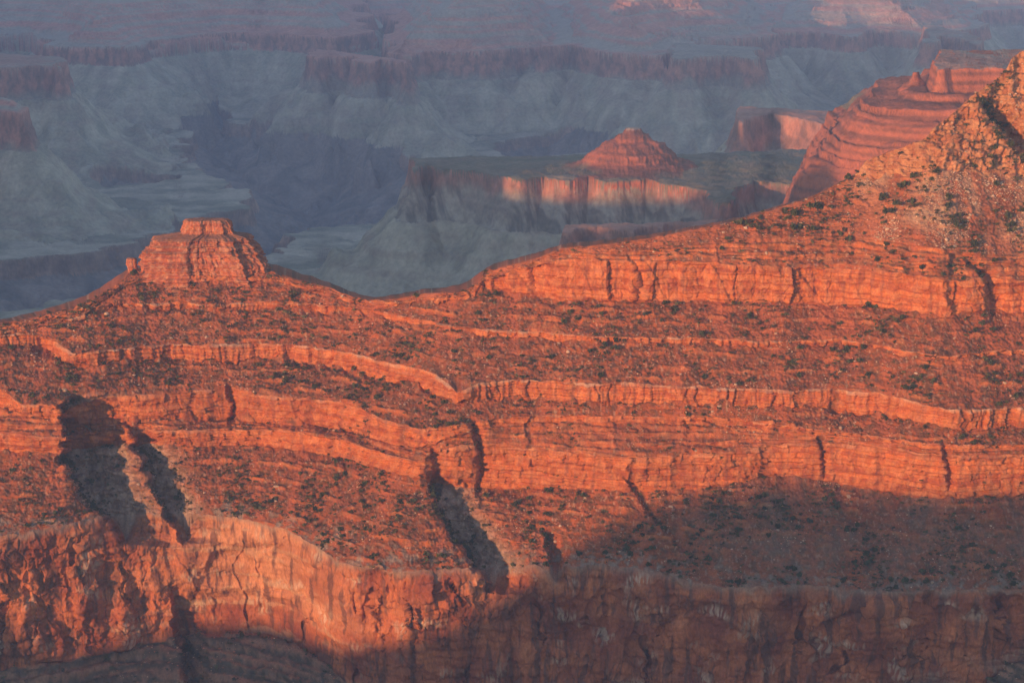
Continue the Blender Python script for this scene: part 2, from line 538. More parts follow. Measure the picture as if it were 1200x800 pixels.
# alcoves: arched hollows with a sharp brow
q_ = py_[r]; jx = 5 * fbm2(x_ / 16, z_ / 16, 3, 96)
for ax, ay, aw, ah, ad in ((300, 700, 78, 66, 9), (335, 672, 36, 40, 5), (268, 662, 26, 26, 4), (520, 745, 40, 52, 9), (640, 752, 52, 62, 12), (735, 735, 34, 48, 8), (822, 770, 62, 66, 14),
                           (925, 745, 36, 44, 8), (1000, 765, 48, 60, 12), (1095, 752, 40, 50, 9), (1170, 735, 40, 44, 9), (470, 710, 26, 34, 6), (60, 700, 30, 46, 8), (120, 690, 22, 36, 6), (20, 720, 22, 40, 7)):
    rr_ = np.hypot((p_ + jx - ax) / aw, np.minimum(q_ + jx - ay, (q_ - ay) * .35) / ah)
    pw = pw + ad * (1 - sstep(.86, 1.02, rr_)) * (.55 + .45 * np.clip(1 - rr_, 0, 1))
push[r] += pw * wm_
push += 500 * np.clip((-230 - PXg) / 100, 0, 1) ** 2 + 500 * np.clip((PXg - 1440) / 100, 0, 1) ** 2      # the ridge turns away past both ends of the view
Q = P * (1 + push / Yg)[..., None]

N_ = grid_normals(Q)
flipn = N_[..., 1] > 0
N_[flipn & (N_[..., 2] < 0.2)] *= -1
Xw, Yw, Zw = Q[..., 0], Q[..., 1], Q[..., 2]

# ---- rock joints, beds, rubble
disp = np.zeros((R, NC))
edge = np.clip(np.minimum(Tg, 1 - Tg) * 9, 0, 1)


def rows_of(*kinds):
    return np.isin(kind, [KINDS.index(k) for k in kinds])


def view(r):
    return Xw[r], Yw[r], Zw[r], PXg[r], Tg[r], edge[r]


# blocky sandstone cliff: planes with dark joints between
r = rows_of('block'); x_, y_, z_, p_, t_, e_ = view(r)
w1 = x_ + 3.5 * n2(x_ / 22, z_ / 26, 41)
u = w1 / 21.0 + 1.1 * n2(x_ / 75, x_ * 0 + 3, 42) + .25 * (z_ + 320) / 40 * n2(x_ / 60, x_ * 0 + 9, 43); c = np.floor(u); f = u - c
off = rnd1(c, 3) * 7 - 3.5 + (f - .5) * (rnd1(c, 4) - .5) * 12
u2 = (w1 + 3 * n2(x_ / 9, z_ / 9, 44)) / 5.3 + np.floor(z_ / 13) * .37; c2 = np.floor(u2)
off2 = rnd1(c2 + np.floor(z_ / 13 + .7 * rnd1(c, 8)) * 131, 5) * 1.7 - .85
joint = -3.4 * rnd1(c, 9) ** 1.5 * np.exp(-((f - .03) / .04) ** 2)
f2 = u2 - c2
joint = joint - 1.5 * rnd1(c2 + 77, 12) ** 2 * np.exp(-((f2 - .05) / .08) ** 2)
u4 = (x_ + .7 * z_) / 17.0 + .6 * n2(x_ / 40, z_ / 40, 48); c4_ = np.floor(u4)
joint = joint + (rnd1(c4_, 14) - .5) * 3.2 + 1.0 * np.tanh(3 * n2(x_ / 60, z_ / 4.2, 49))
disp[r] = (off + off2 + joint + 1.0 * n2(x_ / 40, z_ / 2.2, 46) + .9 * fbm3(x_ / 4, y_ / 4, z_ / 4, 3, 47)) * np.clip(.25 + e_, 0, 1)
# fluted band
r = rows_of('flute'); x_, y_, z_, p_, t_, e_ = view(r)
fl = 1 - 2 * np.abs(n2((x_ + 2 * n2(x_ / 14, z_ / 10, 52)) / 6.5, z_ / 60, 51))
uf = (x_ + 3 * n2(x_ / 20, z_ / 12, 57)) / 7.5 + .8 * n2(x_ / 40, x_ * 0, 58); cf = np.floor(uf); ff = uf - cf
blk = (rnd1(cf, 31) - .5) * 4.4 + (ff - .5) * (rnd1(cf, 32) - .5) * 4 - 2.2 * rnd1(cf, 33) * np.exp(-((ff - .05) / .09) ** 2)
disp[r] = (1.5 * fl * np.clip(.6 + n2(x_ / 50, z_ * 0, 55), .2, 1.3) + blk + .7 * n2(x_ / 2.6, z_ / 9, 53) + 2.5 * n2(x_ / 35, z_ / 60, 54) + .9 * np.tanh(3 * n2(x_ / 50, z_ / 2.2, 59)) + .7 * fbm3(x_ / 3, y_ / 3, z_ / 3, 2, 56)) * np.clip(.3 + e_, 0, 1)
# bedded cliffs
r = rows_of('bed'); x_, y_, z_, p_, t_, e_ = view(r)
zb = np.floor((z_ + 1.2 * n2(x_ / 60, z_ / 30, 69)) / 7.0)
ub = (x_ + 3 * n2(x_ / 20, z_ / 12, 70)) / (9 + 6 * rnd1(zb, 15)) + 1.1 * n2(x_ / 45, zb * 3.7, 72); cb = np.floor(ub); fb = ub - cb
bcell = (rnd1(cb * 13 + zb * 71, 16) - .5) * 3.4 + (fb - .5) * (rnd1(cb * 13 + zb * 71, 17) - .5) * 3.5 - 2.0 * rnd1(cb * 13 + zb * 71, 18) ** 2 * np.exp(-((fb - .05) / .07) ** 2)
disp[r] = (np.tanh(2.5 * n2(x_ / 120, z_ / 2.6, 61)) * 1.3 + np.tanh(2 * n2(x_ / 60, z_ / 1.3, 64)) * .6 + bcell + 1.1 * np.clip(.4 + 1.5 * n2(x_ / 60, z_ / 12, 68), 0, 1) * (1 - 2 * np.abs(n2(x_ / 9, z_ / 22, 62))) + .9 * fbm3(x_ / 4, y_ / 4, z_ / 4, 3, 63)) * np.clip(.2 + e_, 0, 1)
r = rows_of('ledgy'); x_, y_, z_, p_, t_, e_ = view(r)
disp[r] = (np.tanh(2.5 * n2(x_ / 70, z_ / 2.4, 65)) * 1.3 + .9 * n2(x_ / 9, z_ / 7, 66) + 1.2 * fbm3(x_ / 5, y_ / 5, z_ / 4, 3, 67)) * np.clip(.2 + e_, 0, 1)
# great wall
r = rows_of('wall'); x_, y_, z_, p_, t_, e_ = view(r)
def facets(sx, sz, seed, amp, tilt):
    uu = (x_ + .22 * z_ * (.5 - seed % 2) + .8 * sx * fbm2(x_ / sx * .6, z_ / sz * .6, 3, seed)) / sx + .9 * n2(x_ / sx * .2, z_ / sz * .2, seed + 9); vv = (z_ + .7 * sz * fbm2(x_ / sx * .7, z_ / sz * .7, 2, seed + 1)) / sz
    cu = np.floor(uu); vv = vv + .6 * rnd1(cu, seed); cv = np.floor(vv); k_ = cu * 57 + cv * 131
    return amp * ((rnd1(k_, seed + 2) - .5) + tilt * (uu - cu - .5) * (rnd1(k_, seed + 3) - .5) + tilt * (vv - cv - .5) * (rnd1(k_, seed + 4) - .5))


wd = facets(34, 44, 171, 5.5, 1.7) + facets(13, 24, 176, 2.4, 1.7) + facets(5, 8, 181, 1.0, 1.5)
wd = wd + .7 * np.tanh(3 * n2(x_ / 70, z_ / 5 + .5 * n2(x_ / 40, z_ / 40, 74), 71)) + 1.5 * fbm3(x_ / 9, y_ / 9, z_ / 14, 4, 72, .6)
wd = wd - 2.0 * np.exp(-(n2((x_ + 4 * n2(x_ / 12, z_ / 12, 77)) / 20, z_ / 60, 73) / .045) ** 2) * np.clip(.3 + 1.5 * n2(x_ / 50, z_ / 40, 78), 0, 1)
disp[r] = wd * np.clip(.2 + e_, 0, 1) * np.interp(p_, [0, 150, 240, 380, 430, 1300], [1.15, 1.15, .5, .5, 1.1, 1.1])
r = rows_of('base'); x_, y_, z_, p_, t_, e_ = view(r)
disp[r] = np.tanh(2.5 * n2(x_ / 90, z_ / 4.0, 75)) * 2.6 + 3.0 * fbm2(x_ / 30, y_ / 30, 3, 79) + 1.5 * fbm3(x_ / 6, y_ / 6, z_ / 5, 3, 76)
# rugged buff crag
r = rows_of('crag'); x_, y_, z_, p_, t_, e_ = view(r)
def facets(sx, sz, seed, amp, tilt):
    uu = (x_ + .22 * z_ * (.5 - seed % 2) + .8 * sx * fbm2(x_ / sx * .6, z_ / sz * .6, 3, seed)) / sx + .9 * n2(x_ / sx * .2, z_ / sz * .2, seed + 9); vv = (z_ + .7 * sz * fbm2(x_ / sx * .7, z_ / sz * .7, 2, seed + 1)) / sz
    cu = np.floor(uu); vv = vv + .6 * rnd1(cu, seed); cv = np.floor(vv); k_ = cu * 57 + cv * 131
    return amp * ((rnd1(k_, seed + 2) - .5) + tilt * (uu - cu - .5) * (rnd1(k_, seed + 3) - .5) + tilt * (vv - cv - .5) * (rnd1(k_, seed + 4) - .5))


crd = 4.2 * fbm3(x_ / 22, y_ / 22, z_ / 22, 4, 81, .58) + facets(9, 9, 83, 4.2, 1.5) + facets(4, 4, 87, 1.8, 1.3) + 1.4 * np.tanh(3 * n2(x_ / 40, z_ / 3.5, 92))
disp[r] = crd * sstep(1000, 1030, p_) * np.clip(.4 + e_, 0, 1)
# rubble slopes
r = rows_of('slope', 'low', 'hill'); x_, y_, z_, p_, t_, e_ = view(r)
rub = 1.5 * fbm2((x_ - .3 * y_) / 30, y_ / 34, 3, 85) + 1.0 * fbm3(x_ / 3.0, y_ / 3.0, z_ / 3.0, 3, 86, .65)
gul = -1.2 * np.clip(ridged2((x_ + .25 * y_ + 10 * n2(x_ / 30, y_ / 30, 84)) / 46, y_ / 150, 2, 87) - .6, 0, 1)
outc = np.clip(3.4 * (n2(x_ / 60, z_ / 3.6, 88) - .13), 0, 1) * np.clip(.5 + 1.5 * n2(x_ / 15, z_ / 9, 89), 0, 1)
OUT = np.zeros((R, NC)); OUT[r] = outc
disp[r] = (rub + gul + 2.3 * outc + .9 * n3(x_ / 7, y_ / 7, z_ / 7, 90)) * np.clip(.3 + e_, 0, 1)
CH = np.clip(4 * (n2(PXg / 17 + .25 * fbm2(py_ / 9, PXg / 40, 2, 95), seg[:, None] * 3.7 + 0 * PXg, 94) - .42), 0, 1) * (KM['flute'] | KM['bed'] | KM['ledgy'])
disp = disp * (1 - .6 * CH) - 2.2 * CH
Q = Q + N_ * disp[..., None]

# ---- ridge top and its far side
top = Q[0]
backs = []
for dY, dz in ((14, -.5), (40, -2), (80, -7), (150, -40), (260, -115), (420, -220), (640, -350), (900, -480), (1200, -640)):
    b = top.copy(); b[:, 1] += dY * np.interp(xs, [0, 150, 320, 440, 560, 900, 1100], [.6, 1.2, 1.2, .7, 1, .8, .5]); b[:, 0] = b[:, 0] * (1 + dY / 2100.0); b[:, 2] += dz
    b[:, 2] = gauss(b[:, 2], min(3 + dY / 8, 40)) + 1.0 * n2(xs / 12, xs * 0 + dY, 88) * min(1, dY / 30)
    backs.insert(0, b)
Qall = np.concatenate([np.array(backs), Q], 0)
nb = len(backs)

# ---- rock colours
def col(r, g, b):
    return np.array([r, g, b])


cl = np.empty((R, NC, 3)); cl[:] = col(.34, .105, .055)
v1 = n2(Xw / 30, Zw / 30 + Yw / 60, 101); v2 = fbm2(Xw / 7, Zw / 7 + Yw / 14, 3, 102); band = n2(Xw / 300, Zw / 4.0, 103); band2 = n2(Xw / 200, Zw / 1.6, 104)
streak = fbm2(Xw / 4.5, Zw / 45, 3, 105)
SANDS = mix(np.broadcast_to(col(.50, .146, .045), cl.shape), np.broadcast_to(col(.33, .083, .031), cl.shape), np.clip(.5 + .9 * band + .5 * band2, 0, 1))
SANDS = mix(SANDS, np.broadcast_to(col(.54, .215, .095), cl.shape), np.clip(.9 * v2 + .2, 0, .5))
SANDS = mix(SANDS, np.broadcast_to(col(.22, .075, .05), cl.shape), np.clip(.9 * streak - .1, 0, .55))
SOIL = mix(np.broadcast_to(col(.245, .074, .033), cl.shape), np.broadcast_to(col(.34, .09, .033), cl.shape), np.clip(.5 + 1.2 * v1, 0, 1))
SOIL = mix(SOIL, np.broadcast_to(col(.115, .056, .032), cl.shape), np.clip(.35 + 1.2 * v2 + .5 * v1, 0, .85))
SOIL = mix(SOIL, np.broadcast_to(col(.40, .24, .17), cl.shape), np.clip(1.6 * fbm2(Xw / 2.6, Yw / 4, 2, 106) - .55, 0, .7))
for k in ('block', 'flute', 'bed'):
    cl = np.where(KM[k][..., None], SANDS, cl)
SOIL = mix(SOIL, np.broadcast_to(col(.36, .10, .045), cl.shape), np.clip(2.2 * (n2((Xw + 6 * v1) / 17, Zw / 110, 109) - .18), 0, .8))
SOIL = mix(SOIL, SANDS, OUT * .75)
for k in ('slope', 'low'):
    cl = np.where(KM[k][..., None], SOIL, cl)
led = mix(SANDS, SOIL, np.clip(.45 + 1.2 * n2(Xw / 18, Zw / 3.0, 107), 0, 1))
cl = np.where(KM['ledgy'][..., None], led, cl)
cl = mix(cl, SOIL * .9, CH * .8)
# pale cap on the ledge tops
cap = np.zeros((R, NC))
for s_, a_ in ((5, .65), (7, .7), (9, .3), (11, .25)):
    cap += (seg == s_)[:, None] * np.exp(-(Tg / .09) ** 2) * a_ * np.clip(.6 + 1.4 * n2(Xw / 25, Xw * 0 + s_, 108), 0, 1)
cl = mix(cl, np.broadcast_to(col(.52, .33, .23), cl.shape), np.clip(cap, 0, 1))
# great wall: orange, with stains, pale scars and beds
r = rows_of('wall'); x_, y_, z_, p_, t_, e_ = view(r); wsh = x_.shape + (3,)
W = mix(np.broadcast_to(col(.45, .145, .06), wsh), np.broadcast_to(col(.24, .066, .036), wsh), np.clip(.5 + .9 * fbm2(x_ / 30, z_ / 50, 3, 111), 0, 1))
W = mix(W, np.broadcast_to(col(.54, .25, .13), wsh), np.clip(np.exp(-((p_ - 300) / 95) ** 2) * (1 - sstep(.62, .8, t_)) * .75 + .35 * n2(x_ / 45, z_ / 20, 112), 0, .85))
W = mix(W, np.broadcast_to(col(.12, .055, .042), wsh), np.clip(1.6 * fbm2(x_ / 8, z_ / 50, 4, 113, .65) - .15 + .5 * n2(x_ / 60, z_ / 50, 122), 0, .8))
W = mix(W, np.broadcast_to(col(.50, .36, .27), wsh), np.clip(1.9 * fbm2(x_ / 30, z_ / 22, 2, 114) - .55, 0, .9) * np.clip(.4 + 1.6 * fbm2(x_ / 2.2, z_ / 12, 2, 115), 0, .85))
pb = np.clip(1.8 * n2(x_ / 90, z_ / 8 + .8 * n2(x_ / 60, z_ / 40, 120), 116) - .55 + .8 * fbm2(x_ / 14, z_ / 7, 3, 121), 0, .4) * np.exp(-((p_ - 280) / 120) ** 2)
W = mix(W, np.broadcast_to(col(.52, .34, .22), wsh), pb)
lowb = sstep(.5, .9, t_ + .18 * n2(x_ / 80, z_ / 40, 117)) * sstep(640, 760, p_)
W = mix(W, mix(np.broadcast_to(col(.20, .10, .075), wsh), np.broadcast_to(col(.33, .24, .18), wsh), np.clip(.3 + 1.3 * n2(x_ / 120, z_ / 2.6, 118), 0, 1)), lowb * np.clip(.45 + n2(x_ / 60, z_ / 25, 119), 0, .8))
W = mix(W, np.broadcast_to(col(.26, .19, .15), wsh), np.exp(-(t_ / .03) ** 2) * .6)
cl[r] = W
# grey ground just above the great wall
gz = KM['low'] * sstep(.80, 1.02, Tg + .16 * v1 + .12 * v2)
cl = mix(cl, mix(np.broadcast_to(col(.20, .155, .125), cl.shape), np.broadcast_to(col(.31, .25, .21), cl.shape), np.clip(.3 + v2, 0, 1)), gz * np.clip(.3 + .9 * v2 + .6 * v1, 0, .6))
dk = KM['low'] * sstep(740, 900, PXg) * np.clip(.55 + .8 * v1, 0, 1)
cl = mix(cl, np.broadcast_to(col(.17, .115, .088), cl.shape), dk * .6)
BS = mix(np.broadcast_to(col(.27, .145, .095), cl.shape), np.broadcast_to(col(.10, .075, .055), cl.shape), np.clip(.5 + .9 * v2 + 1.3 * n2(Xw / 110, Zw / 3.6, 123), 0, 1))
cl = np.where(KM['base'][..., None], BS, cl)
cl = mix(cl, mix(np.broadcast_to(col(.38, .29, .235), cl.shape), np.broadcast_to(col(.24, .15, .11), cl.shape), np.clip(.5 + 1.3 * v2, 0, 1)), GUL * (KM['low'] | KM['slope']) * .8)  # grey scree in the gullies, its pale colour also lightening their shade
# the hill on the right: red soil, pale talus, buff crag
pale = KM['hill'] * np.clip(sstep(985, 1060, PXg + .9 * (230 - py_)) * 1.0 + 0, 0, 1) * (1 - sstep(255, 315, py_ + 25 * v1))
redstrip = np.exp(-((PXg - np.interp(py_, [195, 250, 300], [1140, 1158, 1172])) / 7.0) ** 2)
HS = mix(SOIL, np.broadcast_to(col(.36, .115, .055), cl.shape), np.clip(.5 + .9 * v1, 0, 1))
TAL = mix(np.broadcast_to(col(.38, .225, .14), cl.shape), np.broadcast_to(col(.27, .125, .075), cl.shape), np.clip(.4 + 1.3 * v2, 0, 1))
HS = mix(HS, TAL, np.clip(pale * (.7 + 1.3 * v1 + .6 * v2), 0, 1) * (1 - redstrip))
cl = np.where(KM['hill'][..., None], HS, cl)
CR = mix(np.broadcast_to(col(.43, .20, .10), cl.shape), np.broadcast_to(col(.33, .125, .062), cl.shape), np.clip(.4 + 1.2 * v2 + .5 * v1, 0, 1))
cl = np.where(KM['crag'][..., None] & (PXg > 1000)[..., None], CR, np.where(KM['crag'][..., None], HS, cl))
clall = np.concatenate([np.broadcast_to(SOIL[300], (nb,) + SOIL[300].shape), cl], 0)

fk = np.concatenate([np.full(nb, KINDS.index('back')), kind])[:-1]
fseg = np.concatenate([np.full(nb, -1), seg])[:-1]
FX = np.broadcast_to(xs[:-1], (len(fk), NC - 1))
hillm = ((fseg == 0) | (fseg == 1) | (fseg == -1))[:, None] & (FX > 800)
lowm = ((fk == KINDS.index('low')))[:, None] & (FX > -1e9)
wallf = ((fk == KINDS.index('wall')) | (fk == KINDS.index('base')))[:, None] & (FX > -1e9)
rest = ~(hillm | lowm | wallf)
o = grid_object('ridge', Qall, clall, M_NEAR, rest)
tag(o, 'long terraced red sandstone ridge with stepped cliff bands and a saddle', 'ridge', None, 'structure')
o = grid_object('hill', Qall, clall, M_NEAR, hillm)
tag(o, 'hill of pale talus and red soil with a buff crag on top, at the end of the red ridge', 'hill', None, 'structure')
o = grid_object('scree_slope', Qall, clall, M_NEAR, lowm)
tag(o, 'scrubby red scree slope with dark gullies between the bedded cliffs and the great orange wall', 'slope', None, 'structure')
o = grid_object('cliff', Qall, clall, M_WALL, wallf)
tag(o, 'great sheer orange cliff with dark streaks and a curved alcove under the scree slope', 'cliff', None, 'structure')


def surf(px, py):
    """point of the near ridge seen at a photo pixel"""
    j = int(round((px - PX0) / DPX)); j = min(max(j, 0), NC - 1)
    qx, qy = proj(Q[:, j])
    i = int(np.argmin(np.abs(qy - py)))
    return Q[i, j], i, j

HAZE_COL = (.36, .54, .92, 1); HAZE_D = 0.52e-4
SKY_STR = .14; SKY_SAT = .75; SKY_TINT = (1.03, 1.0, .90); SUN_STR = 2.65; SUN_COL = (1.0, .50, .205); EXPO = 1.42
SHADE = [(470, 4520, -520), (520, 4500, -525), (560, 4480, -550), (590, 4450, -605), (640, 4400, -612), (720, 4380, -615), (790, 4300, -605), (850, 4150, -560), (720, 3600, -552), (1000, 3560, -428), (1180, 3600, -440),
         (400, 4700, -330), (300, 5200, -300), (915, 5400, -300), (300, 6000, -300), (600, 6600, -320), (1045, 8480, -330), (1085, 8480, -600), (1150, 8480, -600), (1190, 8480, -330), (700, 7900, -400), (420, 8000, -380),
         (600, 9000, -300), (100, 9000, -300), (600, 11000, -300), (300, 13000, -300)]

# ------------------------------------------------------------------ the butte and its pillar on the ridge
def loft(name, prof, Y0, depth_f, depth_c, seed, sq=4.6, rows=150, nth=520, amp=1.0, joint_w=11.0):
    """stepped rock tower: prof = (photo y, left x, right x) of each level, turned into a body of real depth"""
    p = np.array(prof, float)
    t = np.concatenate([[0], np.cumsum(np.hypot(np.diff(p[:, 0]), np.diff(p[:, 1]) * .5))]); t /= t[-1]
    tt = np.linspace(0, 1, rows)
    yy = np.interp(tt, t, p[:, 0]); xl = np.interp(tt, t, p[:, 1]); xr = np.interp(tt, t, p[:, 2])
    rx, rz = ray(np.zeros_like(yy) + 600, yy)
    z = Y0 * rz
    X_l = Y0 * ray(xl, yy)[0]; X_r = Y0 * ray(xr, yy)[0]
    cx = (X_l + X_r) / 2; a = (X_r - X_l) / 2
    b = a * depth_f + depth_c * np.clip(a / a.max(), .0, 1)
    th = np.linspace(0, 2 * PI, nth, endpoint=False)
    ct, st = np.cos(th), np.sin(th)
    rr = (np.abs(ct) ** sq + np.abs(st) ** sq) ** (-1 / sq)
    Zg_ = z[:, None] * np.ones(nth)
    ar = (th * a.max())[None, :] * np.ones((rows, 1))
    # tiers break and step at different heights round the tower
    tb = tt[:, None] + np.clip(tt * 6, 0, 1)[:, None] * .035 * (n2(ct * 2.6 + 4, st * 2.6, seed + 11) + .8 * (rnd1(np.floor(th * 7 + .5 * n2(th * 4, th * 0, seed + 12)), seed + 13) - .5))[None]
    A2 = np.interp(np.clip(tb, 0, 1).ravel(), tt, a).reshape(tb.shape); B2 = np.interp(np.clip(tb, 0, 1).ravel(), tt, b).reshape(tb.shape)
    w = ar + 1.3 * fbm2(ct[None] * 3 + Zg_ / 20, st[None] * 3 + Zg_ / 33, 2, seed)
    c = np.floor(w / joint_w); f = w / joint_w - c
    d = (rnd1(c, seed) * 6.5 - 3.2 + (f - .5) * 3 * (rnd1(c, seed + 1) - .5)) - 3.0 * np.exp(-((f - .03) / .06) ** 2) * rnd1(c, seed + 14)
    d = d + 1.3 * n2(ct[None] * 2.2 + 9, st[None] * 2.2 + Zg_ / 60, seed + 2) + np.tanh(3 * n2(ar / 70, Zg_ / 2.6, seed + 3)) * 1.7 + .9 * fbm2(ar / 4, Zg_ / 4, 3, seed + 4) + 3.6 * (rnd1(np.floor(w / 5.5) * 31 + np.floor(Zg_ / 5 + rnd1(np.floor(w / 5.5), seed + 21)) * 57, seed + 22) - .5)
    d = d * amp * np.clip(a / a.max() * 1.5, 0, 1)[:, None]
    x = cx[:, None] + A2 * (rr * ct)[None] + d * ct[None]
    y = Y0 + B2 * (rr * st)[None] + d * st[None]
    V = np.stack([x, y, Zg_ + .35 * fbm2(x / 3, y / 3, 2, seed + 5)], -1)
    bandb = n2(ar / 200, Zg_ / 2.2, seed + 6); vv = fbm2(ar / 6, Zg_ / 6, 3, seed + 7); sk = fbm2(ar / 3, Zg_ / 25, 3, seed + 8)
    K = mix(np.broadcast_to(col(.45, .14, .065), V.shape), np.broadcast_to(col(.31, .09, .05), V.shape), np.clip(.5 + bandb, 0, 1))
    K = mix(K, np.broadcast_to(col(.50, .26, .16), V.shape), np.clip(.9 * vv + .1, 0, .6))
    K = mix(K, np.broadcast_to(col(.20, .075, .05), V.shape), np.clip(.9 * sk - .1, 0, .5))
    flat = np.gradient(a) / (np.abs(np.gradient(z)) + 1e-6)
    K = mix(K, np.broadcast_to(col(.25, .115, .075), V.shape), (np.clip(flat - .7, 0, 1) * .9)[:, None] * np.ones((1, nth)))
    i = np.arange(rows * nth).reshape(rows, nth)
    F = np.stack([i[:-1], np.roll(i[:-1], -1, 1), np.roll(i[1:], -1, 1), i[1:]], -1).reshape(-1, 4)[:, ::-1]
    # close the top with a centre point
    V = V.reshape(-1, 3); K = K.reshape(-1, 3)
    ctr = V[:nth].mean(0) + np.array([0, 0, .4])
    V = np.vstack([V, ctr]); K = np.vstack([K, K[:nth].mean(0)])
    n = len(V) - 1
    cap = np.stack([np.full(nth, n), np.roll(i[0], -1), i[0], i[0]], -1)[:, ::-1]
    tri = np.stack([np.full(nth, n), i[0], np.roll(i[0], -1)], -1)
    me = bpy.data.meshes.new(name)
    me.from_pydata(V.tolist(), [], F.tolist() + tri.tolist())
    me.polygons.foreach_set('use_smooth', np.full(len(me.polygons), True))
    at = me.attributes.new('rock', 'FLOAT_COLOR', 'POINT')
    c4 = np.ones((len(V), 4), F4); c4[:, :3] = K
    at.data.foreach_set('color', c4.ravel())
    me.materials.append(M_NEAR)
    o = bpy.data.objects.new(name, me); C.objects.link(o)
    return o


jb = int((240 - PX0) / DPX)
YB = float(top[jb, 1]) + 27
o = loft('butte', [(256.3, 228, 258), (257, 219, 266), (260, 216.5, 269.5), (264, 215.5, 270), (272, 214.5, 271), (273.6, 206, 277), (276.5, 189, 287), (278, 184, 290),
                   (284, 181, 293), (285, 178.5, 296), (290, 176, 299), (291, 172, 301), (298, 170, 304), (303, 169.5, 307), (304.5, 169, 309), (318, 168.5, 313),
                   (323, 166, 317), (336, 160, 325)], YB, .42, 9, 201)
tag(o, 'flat-topped stepped red sandstone butte standing on the left end of the ridge', 'butte', None, 'structure')
o = loft('rock_pillar', [(302, 150, 157), (303, 147.5, 160), (307, 147, 160), (312, 148.5, 160.5), (316, 150, 161), (318, 150, 167), (323, 149, 172), (332, 146, 178)], YB - 6, .7, 1, 231, 2.6, 50, 120, .32, 5)
tag(o, 'small leaning red rock pillar at the left foot of the stepped butte', 'rock', None, 'structure')

# ================================================================== THE CANYON BEYOND
def floor_z(Y):
    return -792 - np.clip((Y - 4300) * .068, 0, 115) - np.clip((4000 - Y) * .12, 0, 150)


def pt(px, py, z=None):
    """plan point of a photo pixel on a level (or on the plateau when z is None)"""
    a, b = ray(px, py)
    if z is None:
        Y = 6000.0
        for _ in range(40):
            Y = .5 * Y + .5 * floor_z(Y) / b
    else:
        Y = z / b
    return (a * Y, Y)


def sdist(X, Y, poly):
    """signed distance to a polygon, positive inside"""
    p = np.array(poly, F4)
    X = np.ascontiguousarray(X); Y = np.ascontiguousarray(Y)
    d2 = np.full(X.shape, 1e12, F4); ins = np.zeros(X.shape, bool)
    n = len(p)
    for i in range(n):
        ax, ay = p[i]; bx, by = p[(i + 1) % n]
        ex, ey = bx - ax, by - ay
        wx, wy = X - ax, Y - ay
        t = np.clip((wx * ex + wy * ey) / (ex * ex + ey * ey + 1e-9), 0, 1)
        d2 = np.minimum(d2, (wx - ex * t) ** 2 + (wy - ey * t) ** 2)
        if ey != 0:
            cnd = ((ay <= Y) & (by > Y)) | ((by <= Y) & (ay > Y))
            ins ^= cnd & (X < ax + (Y - ay) / ey * ex)
    return np.where(ins, 1, -1) * np.sqrt(d2)


bxs = np.arange(-130, 1331, 1.0)
YY = np.exp(np.linspace(math.log(2750), math.log(17000), 2800))
BX = (bxs[None, :] - 600) / FPX * (YY[:, None] * cp - 850 * sp)
BX = BX.astype(F4)
BY = np.broadcast_to(YY[:, None], BX.shape).astype(F4)

# shared erosion noise: spurs and alcoves
er1 = ridged2(BX / 620 + .3 * n2(BX / 500, BY / 500, 301), BY / 620, 4, 302, .5)
er2 = fbm2(BX / 130, BY / 130, 3, 303)
er3 = ridged2(BX / 270 + .45 * n2(BX / 240, BY / 240, 307), BY / 270, 3, 304, .5)
und = fbm2(BX / 420, BY / 420, 4, 305)

# plateau floor with shallow washes
wash = ridged2(BX / 330 + .6 * n2(BX / 260, BY / 260, 306), BY / 420, 3, 308, .5)
H = floor_z(BY) + 11 * und - 17 * np.clip(wash - .55, 0, 1.0) * np.clip(.6 + und, 0, 1.3)
ID = np.zeros(BX.shape, np.int16)
REL = np.zeros(BX.shape, F4)       # stratum coordinate used for the colours
ZON = np.zeros(BX.shape, np.int8)  # 0 plateau 1 talus 2 wall 3 upper slopes 4 brown cliff 5 gorge

# inner gorge
gorge_px = [(-125, 374), (60, 352), (150, 345), (300, 300), (318, 287), (335, 273), (390, 261), (440, 257), (482, 246), (530, 222), (505, 198), (482, 188), (455, 169), (430, 164),
            (335, 162), (325, 149), (268, 145), (258, 129), (240, 119), (222, 121), (208, 140), (226, 163), (214, 180), (240, 198), (272, 212), (300, 226),
            (306, 238), (275, 247), (205, 259), (160, 285), (80, 295), (0, 303), (-125, 312)]
gorge = [pt(*q) for q in gorge_px]
dg = sdist(BX, BY, gorge) + 34 * er2 + 30 * (er1 - .4)
gd = np.clip(dg, 0, None)
spur = ridged2(BX / 230, BY / 330, 4, 309, .55)
drop = np.interp(gd, [0, 4, 16, 60, 240, 480, 760, 1400], [0, 14, 46, 74, 180, 290, 350, 380]) * (1 - .22 * np.clip(spur, -.5, 1) * sstep(15, 120, gd))
H = H - drop
ZON[(gd > 1)] = 4; ZON[gd > 18] = 5
REL = np.where(gd > 0, drop, 0)
gorges = [[(575, 168), (612, 160), (640, 157), (690, 160), (735, 154), (742, 163), (700, 174), (650, 182), (600, 184)],
          [(110, 208), (160, 200), (210, 206), (180, 214), (120, 216)]]
DROP = drop.copy()
for g in gorges:
    d_ = sdist(BX, BY, [pt(*q) for q in g]) + 22 * er2 + 25 * (er1 - .4)
    gd2 = np.clip(d_, 0, None)
    dr = np.interp(gd2, [0, 4, 14, 60, 200, 400], [0, 12, 34, 56, 120, 170])
    H = H - dr; DROP = DROP + dr
    ZON[(gd2 > 1) & (ZON == 0)] = 4; ZON[gd2 > 18] = 5

MES = []


